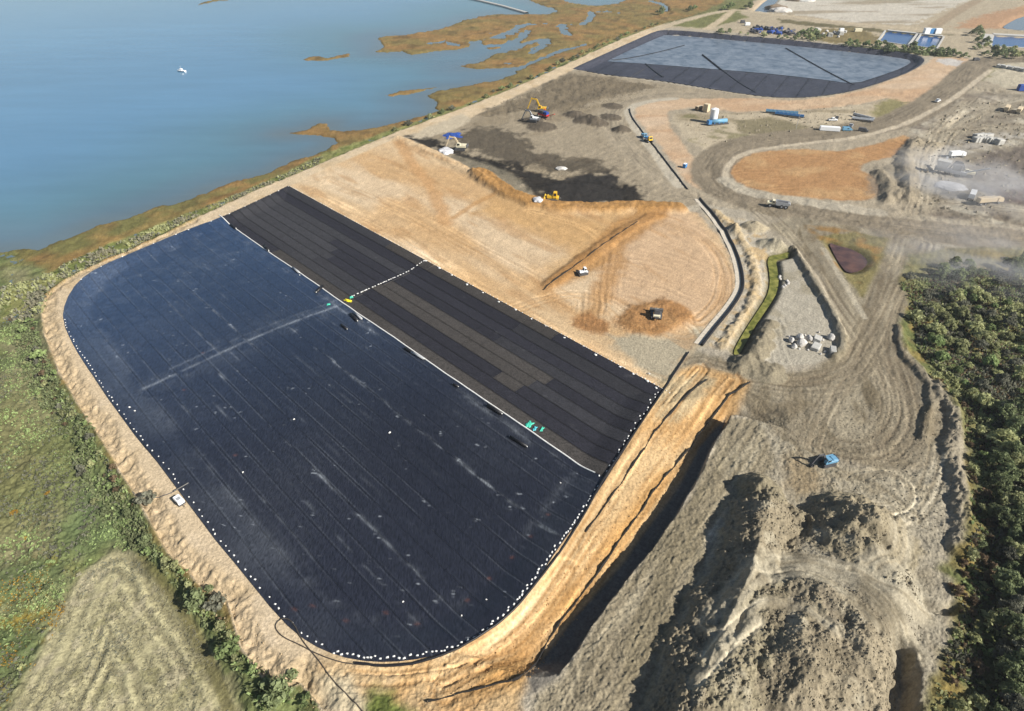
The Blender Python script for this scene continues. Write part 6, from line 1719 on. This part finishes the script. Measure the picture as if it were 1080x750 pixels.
def scatter(poly, n, mind, z=0., seed=1):
    rs = np.random.RandomState(seed); Q = P(poly, z); a, b = Q.min(0), Q.max(0); out = []
    c = a + rs.rand(n * 60, 2) * (b - a); c = c[inside(Q, c[:, 0], c[:, 1])]
    for p in c:
        if all((p[0] - q[0]) ** 2 + (p[1] - q[1]) ** 2 > mind * mind for q in out):
            out.append(p)
            if len(out) >= n: break
    return np.array(out)
NT = [0]
def plant_trees(poly, n, mind, label, group, kinds, smin, smax, seed):
    p = scatter(poly, n, mind, 0, seed)
    if not len(p): return
    z = hq(p); q1, q2 = np.percentile(p[:, 1], (33, 66))
    for (x, y), zz in zip(p, z):
        part = 'bottom part' if y < q1 else 'middle part' if y < q2 else 'top part'
        ki = random.choice(kinds); me, H_, R_ = TREES[ki]; k = random.uniform(smin, smax)
        e = empty('tree', (x, y, zz - .1), random.uniform(0, 6)); e.scale = (k * random.uniform(.9, 1.2), k, k * random.uniform(.85, 1.15)); tag(e, TLOOK[ki] + ' ' + label + ', ' + part, 'tree', group + ', ' + TLOOK[ki] + ', ' + part); NT[0] += 1
        for nm, me_ in (('crown', me), ('trunk', TRUNK)):
            c = bpy.data.objects.new(nm, me_); COL.objects.link(c); c.parent = e
def plant_shrubs(poly, n, mind, label, group, kinds, smin, smax, seed, z=0., w=None, sz=1.0):
    p = scatter(poly, n, mind, z, seed)
    if not len(p): return
    zz = hq(p); q1, q2 = np.percentile(p[:, 1], (33, 66))
    for (x, y), h in zip(p, zz):
        part = 'bottom part' if y < q1 else 'middle part' if y < q2 else 'top part'
        ki = random.choice(kinds); o = bpy.data.objects.new('shrub', SHR[ki]); COL.objects.link(o); k = random.uniform(smin, smax)
        o.location = (x, y, h - .08); o.scale = (k * random.uniform(.9, 1.3), k, k * random.uniform(.75, 1.15) * sz); o.rotation_euler = (0, 0, random.uniform(0, 6)); tag(o, SLOOK[ki] + ' ' + label + (', ' + part if len(p) > 20 else ''), 'shrub', group + ', ' + SLOOK[ki] + (', ' + part if len(p) > 20 else ''))
# wood on the right
plant_trees([(1052, 440), (1125, 430), (1150, 800), (1048, 800), (1052, 740), (1060, 660), (1052, 580), (1046, 500)], 135, 2.5, 'tree in the dense belt down the right edge of the photo', 'dense dark belt of trees', [1, 4, 1, 5, 0], .38, 1.1, 1)
plant_trees([(975, 330), (1000, 300), (1050, 300), (1120, 300), (1130, 440), (1048, 445), (1030, 430), (1000, 395), (972, 365)], 95, 3.7, 'bushy tree on the rise right of the turning area', 'olive trees right of the turning area', [0, 2, 3, 5, 2, 0], .32, 1.0, 2)
plant_trees([(985, 284), (1010, 276), (1035, 285), (1030, 292), (990, 296)], 7, 4.6, 'tree in the hazy scrub at the corner below the haul road', 'trees in the hazy scrub', [1, 4], .7, .95, 3)
plant_trees([(1056, 278), (1090, 272), (1110, 285), (1080, 292), (1060, 290)], 10, 4.6, 'tree in the clump at the right edge under the haul road', 'dark clump at the right edge', [1, 4], .9, 1.1, 4)
plant_shrubs([(960, 290), (1000, 285), (1060, 290), (1110, 300), (1040, 350), (1000, 330), (965, 340)], 22, 4.5, 'scrub bush in the hazy patch below the haul road', 'hazy scrub bushes', [3, 1, 3, 2], 1.3, 2.4, 5)
plant_shrubs([(972, 375), (1000, 398), (1035, 440), (1046, 500), (1050, 570), (1058, 660), (1045, 750), (1000, 790), (985, 750), (1000, 690), (1012, 650), (1006, 612), (1020, 575), (1026, 520), (1022, 470), (1012, 432), (985, 400)], 50, 2.6, 'bush on the verge between the spoil ground and dark trees', 'bushes on the grassy verge', [1, 5, 0, 2, 1, 5], .7, 1.6, 6)
# left side
plant_shrubs([(8, 330), (40, 340), (62, 400), (105, 470), (150, 540), (175, 588), (205, 618), (240, 662), (262, 698), (345, 756), (280, 760), (262, 735), (238, 690), (205, 645), (172, 605), (140, 580), (105, 540), (70, 470), (30, 400)], 115, 1.8,
             'bush in the thick belt under the sandy bank on the left', 'bushes under the sandy bank', [0, 1, 2, 0, 1, 2, 3, 5], .4, 1.15, 7, MZ)
plant_shrubs([(-40, 520), (60, 520), (95, 560), (90, 600), (50, 660), (10, 730), (-60, 780)], 22, 3.5, 'bush in the rough meadow left of the mown field', 'bushes in the rough meadow', [0, 1, 2, 3, 1, 6, 4], .4, .9, 8, MZ, sz=.7)
for a, b, k, m_, l in ((45, 381, 2.2, 0, 'bright green round bush standing out under the sandy bank'), (34, 380, 1.6, 6, 'pale plumed bush beside the bright green one'), (160, 535, 2.0, 3, 'grey leafless bush at the foot of the sandy bank'),
                       (215, 640, 2.2, 2, 'dark green bush at the edge of the mown field, by the bank'), (232, 645, 2.0, 3, 'grey bush right of the dark green one by the bank'), (245, 694, 2.2, 0, 'bright yellow green bush below the bank near the hoses'), (300, 735, 2.6, 2, 'dark bush at the bottom edge by the hose')):
    x, y = at(a, b, MZ); o = bpy.data.objects.new('shrub', SHR[m_]); COL.objects.link(o); o.location = (x, y, hz(x, y)); o.scale = (k, k, k * .8); tag(o, l, 'shrub')
# hedges by the ponds and beyond the far cell
plant_shrubs([(885, 45), (925, 49), (980, 54), (1022, 60), (1018, 62), (975, 59), (925, 53), (888, 48)], 30, 4.0, 'bush in the hedge below the twin blue ponds', 'hedge below the twin ponds', [2, 2, 0], 2.4, 3.4, 9)
plant_shrubs([(1026, 34), (1036, 36), (1044, 53), (1080, 57), (1100, 60), (1100, 65), (1050, 62), (1030, 58)], 22, 5, 'bush in the angled hedge beside the right hand pond', 'hedge beside the right hand pond', [2, 2, 1], 2.4, 3.6, 10)
plant_shrubs([(755, 34), (800, 36), (845, 40), (870, 41), (868, 45), (840, 43), (790, 38), (755, 36)], 16, 5, 'bush in the row along the rim of the far lined cell', 'bushes on the far rim', [0, 2, 1], 1.6, 2.8, 11)
plant_shrubs([(842, 36), (858, 34), (866, 43), (845, 42)], 9, 4, 'bush at the right end of the jumbled rolls', 'bushes by the jumbled rolls', [2, 0], 2.4, 3.4, 12)
for j, (a, b, k) in enumerate(((697, 15.5, 4.2), (732, 11, 3.5), (727, 12, 3.0), (770, 10.5, 5.0), (790, 9.5, 4.0), (763, 11, 3))):
    x, y, z = put(a, b); o = bpy.data.objects.new('shrub', SHR[(2, 0)[j % 2]]); COL.objects.link(o); o.location = (x, y, z); o.scale = (k, k, k)
    tag(o, ('largest green bush on the marsh side of the far road bend', 'left bush of the two by the road fork at the top', 'right bush of the two by the road fork at the top', 'round dark bush beside the top road junction', 'low bush right of the round dark one', 'small bush left of the round dark one')[j], 'shrub')
o4 = OUTER
rowp = along(offs(smooth_line(P([(423, 134), (493, 109), (543, 89), (600, 63), (660, 36), (700, 23)])), 5), 13, 0, 3.0)
xy = np.array([(p[0], p[1]) for p in rowp]); zz = hq(xy)
for (x, y), h in zip(xy, zz):
    o = bpy.data.objects.new('shrub', SHR[random.choice([0, 2, 1, 3])]); COL.objects.link(o); k = random.uniform(1.2, 2.6); o.location = (x, y, h - .1); o.scale = (k, k, k * .8); tag(o, 'bush in the loose row between the marsh and the sandy road', 'shrub', 'bushes along the marsh side of the road')
# fine ground plants: uncountable
def tufts(name, poly, n, size, hgt, z, seed, mats, n_blade=3, lean=0.):
    rs = np.random.RandomState(seed); Q = P(poly, z); a, b = Q.min(0), Q.max(0)
    c = a + rs.rand(n * 4, 2) * (b - a); c = c[inside(Q, c[:, 0], c[:, 1])][:n]
    m = fbm(c[:, 0], c[:, 1], 5, 2, seed % 8) + rs.uniform(-.4, .4, len(c)); c = c[m > -.05]
    h = hq(c)
    groups = [[] for _ in mats]
    which = np.clip(((fbm(c[:, 0], c[:, 1], 9, 2, 3) + rs.uniform(-.35, .35, len(c))) * 1.3 + .5) * len(mats), 0, len(mats) - 1).astype(int)
    for gi in range(len(mats)):
        k = which == gi; p = np.column_stack([c[k], h[k]]); N_ = len(p)
        if not N_: continue
        Vs = []
        for j in range(n_blade):
            an = rs.rand(N_) * 3.14; s = size * rs.uniform(.5, 1.4, N_); hh = hgt * rs.uniform(.5, 1.3, N_)
            ux, uy = np.cos(an) * s, np.sin(an) * s; ox = rs.normal(size=N_) * size * .5; oy = rs.normal(size=N_) * size * .5; lx = rs.normal(size=N_) * hgt * .4; ly = rs.normal(size=N_) * hgt * .4
            X, Y, Z = p[:, 0] + ox, p[:, 1] + oy, p[:, 2] - .05
            Vs.append(np.stack([np.stack([X - ux, Y - uy, Z], -1), np.stack([X + ux, Y + uy, Z], -1), np.stack([X + ux * .7 + lx, Y + uy * .7 + ly, Z + hh], -1), np.stack([X - ux * .7 + lx, Y - uy * .7 + ly, Z + hh], -1)], 1))
        V = np.concatenate(Vs).reshape(-1, 3)
        o = raw_mesh(name, V, np.arange(len(V)).reshape(-1, 4), mats[gi]); o['kind'] = 'stuff'
tufts('meadow_scrub', [(-60, 330), (40, 345), (62, 400), (105, 470), (175, 590), (120, 580), (85, 600), (55, 650), (5, 750), (-80, 800)], 15000, .20, .36, MZ, 3, [L_GREY, L_MEAD, L_DARK, L_MEAD, L_BRIGHT])
tufts('bank_scrub', [(8, 335), (40, 345), (60, 400), (102, 470), (148, 540), (172, 590), (203, 620), (240, 665), (262, 700), (340, 752), (280, 755), (262, 735), (238, 690), (205, 645), (172, 605), (140, 580), (105, 540), (75, 480), (25, 400)], 15000, .24, .6, MZ, 13, [L_MEAD, L_BRIGHT, L_DARK, L_DARK, L_MEAD])
tufts('golden_weeds', [(-20, 620), (50, 600), (72, 640), (40, 700), (8, 745), (-40, 760)], 1800, .11, .25, MZ, 4, [L_GOLD, L_OLIVE])
tufts('reeds', [(-40, 310), (40, 292), (75, 273), (130, 251), (200, 224), (290, 187), (340, 162), (335, 170), (267, 203), (200, 234), (140, 262), (100, 281), (60, 303), (45, 335), (-40, 345)], 5200, .35, .9, -2, 5, [L_PALE, L_GREY, L_OLIVE])
tufts('verge_scrub', [(950, 300), (985, 402), (1012, 432), (1022, 500), (1018, 580), (1008, 612), (1010, 650), (988, 720), (980, 790), (1060, 790), (1110, 600), (1120, 290), (1000, 280)], 16000, .32, .6, -.5, 6, [L_OLIVE, L_BROWN, L_BRIGHT, L_GREY])
tufts('thicket', [(965, 300), (990, 285), (1050, 290), (1120, 285), (1130, 800), (1050, 800), (1052, 700), (1048, 500), (1030, 430), (1000, 398), (968, 365)], 24000, .32, 1.0, -.5, 16, [L_OLIVE, L_GREY, L_BRIGHT, L_BROWN, L_GREY])
tufts('cut_grass', [(15, 750), (40, 707), (65, 650), (90, 607), (110, 590), (133, 583), (150, 595), (170, 620), (200, 655), (225, 697), (250, 760)], 5000, .22, .14, MZ, 7, [L_PALE, L_GREY])

# ------------------------------------------------------------------ rubble strewn on the spoil
def clods(name, poly, n, smin, smax, z, seed, m):
    rs = np.random.RandomState(seed); Q = P(poly, z); a, b = Q.min(0), Q.max(0)
    c = a + rs.rand(n * 3, 2) * (b - a); c = c[inside(Q, c[:, 0], c[:, 1])][:n]; c = c[hq(c, F.track) < .25]; h = hq(c)
    base = np.array([(1, 0, 0), (-1, 0, 0), (0, 1, 0), (0, -1, 0), (0, 0, 1), (0, 0, -.4)], float); f = np.array([(0, 2, 4), (2, 1, 4), (1, 3, 4), (3, 0, 4), (2, 0, 5), (1, 2, 5), (3, 1, 5), (0, 3, 5)])
    s = smin + (smax - smin) * rs.rand(len(c)) ** 3; V = base[None] * s[:, None, None] * rs.uniform(.6, 1.3, (len(c), 6, 3)); ang = rs.rand(len(c)) * 6.28
    x = V[..., 0] * np.cos(ang)[:, None] - V[..., 1] * np.sin(ang)[:, None] + c[:, 0:1]; y = V[..., 0] * np.sin(ang)[:, None] + V[..., 1] * np.cos(ang)[:, None] + c[:, 1:2]; zz = V[..., 2] + h[:, None]
    o = raw_mesh(name, np.stack([x, y, zz], -1).reshape(-1, 3), (f[None] + (np.arange(len(c)) * 6)[:, None, None]).reshape(-1, 3), m); o['kind'] = 'stuff'
C_CLOD = mat('dry_clod', S(160, 149, 126), .95, noise=.3, nscale=.6, coord='Generated'); C_SCLOD = mat('sandy_clod', S(206, 182, 144), .95, noise=.2, coord='Generated')
clods('spoil_clods', [(790, 520), (900, 520), (960, 570), (990, 640), (955, 750), (690, 750), (740, 640)], 8000, .07, .36, 5, 3, C_CLOD)
clods('spoil_clods', [(800, 440), (1000, 420), (1018, 570), (960, 560), (900, 520), (800, 510)], 2500, .08, .3, 0, 4, C_CLOD)
clods('sand_clods', [(60, 390), (80, 400), (130, 480), (180, 560), (240, 620), (300, 690), (340, 750), (300, 735), (250, 680), (180, 585), (110, 470)], 3500, .08, .3, -.5, 5, C_SCLOD)
clods('slope_clods', [(700, 430), (770, 420), (640, 600), (560, 720), (440, 745), (560, 650), (650, 520)], 3500, .06, .24, -2, 6, mat('orange_clod', S(200, 160, 108), .95, noise=.2, coord='Generated'))
clods('yard_clods', [(520, 112), (600, 78), (700, 92), (650, 110), (600, 118), (540, 118)], 2500, .15, .55, 0, 7, mat('mud_clod', S(140, 128, 106), .95, noise=.3, coord='Generated'))
clods('yard_rubble', [(965, 225), (965, 150), (1010, 110), (1110, 105), (1110, 225)], 700, .3, 1.3, 0, 8, C_CLOD)
clods('yard_rubble', [(712, 120), (780, 119), (905, 112), (930, 128), (820, 142), (752, 162)], 260, .3, 1.0, 0, 9, C_CLOD)
# ------------------------------------------------------------------ air
hm = bpy.data.materials.new('air'); hm.use_nodes = True; hn = hm.node_tree; hn.nodes.clear()
ho = hn.nodes.new('ShaderNodeOutputMaterial'); hv = hn.nodes.new('ShaderNodeVolumePrincipled')
hv.inputs['Density'].default_value = .00009; hv.inputs['Color'].default_value = (.86, .93, 1.0, 1); hv.inputs['Anisotropy'].default_value = .2
hn.links.new(hv.outputs[0], ho.inputs['Volume'])
hb = MB().box((0, 3200, (CAMH + 6 - 8) / 2), (11000, 9000, CAMH + 6 + 8)).build('haze', hm); hb['kind'] = 'stuff'


def dust_cloud(a, b, size, dens, label, rz=0.):
    x, y, z = put(a, b)
    bm = bmesh.new(); bmesh.ops.create_icosphere(bm, subdivisions=3, radius=1)
    me = bpy.data.meshes.new('dust_cloud'); bm.to_mesh(me); bm.free()
    m = bpy.data.materials.new('airborne_dust'); m.use_nodes = True; nt = m.node_tree; nt.nodes.clear()
    out = nt.nodes.new('ShaderNodeOutputMaterial'); v = nt.nodes.new('ShaderNodeVolumePrincipled'); v.inputs['Color'].default_value = (.9, .9, .92, 1)
    tc = nt.nodes.new('ShaderNodeTexCoord'); gr = nt.nodes.new('ShaderNodeTexGradient'); gr.gradient_type = 'SPHERICAL'
    n = nt.nodes.new('ShaderNodeTexNoise'); n.inputs['Scale'].default_value = 2.2; n.inputs['Detail'].default_value = 3
    r = nt.nodes.new('ShaderNodeMapRange'); r.inputs[1].default_value = .42; r.inputs[2].default_value = .7; r.inputs[3].default_value = 0; r.inputs[4].default_value = dens
    mu = nt.nodes.new('ShaderNodeMath'); mu.operation = 'MULTIPLY'
    nt.links.new(tc.outputs['Object'], gr.inputs[0]); nt.links.new(tc.outputs['Object'], n.inputs['Vector']); nt.links.new(n.outputs['Fac'], r.inputs[0])
    nt.links.new(gr.outputs['Fac'], mu.inputs[0]); nt.links.new(r.outputs[0], mu.inputs[1]); nt.links.new(mu.outputs[0], v.inputs['Density']); nt.links.new(v.outputs[0], out.inputs['Volume'])
    me.materials.append(m); o = bpy.data.objects.new('dust_cloud', me); COL.objects.link(o)
    o.location = (x, y, z + size[2] * .55); o.scale = size; o.rotation_euler = (0, 0, rz); o['kind'] = 'stuff'; o['label'] = label
dust_cloud(1018, 205, (34, 44, 11), .10, 'pale dust drifting off the crushing plant', .4)
dust_cloud(1030, 285, (52, 34, 9), .065, 'thin pale dust hanging over the scrub below the haul road', -.2)
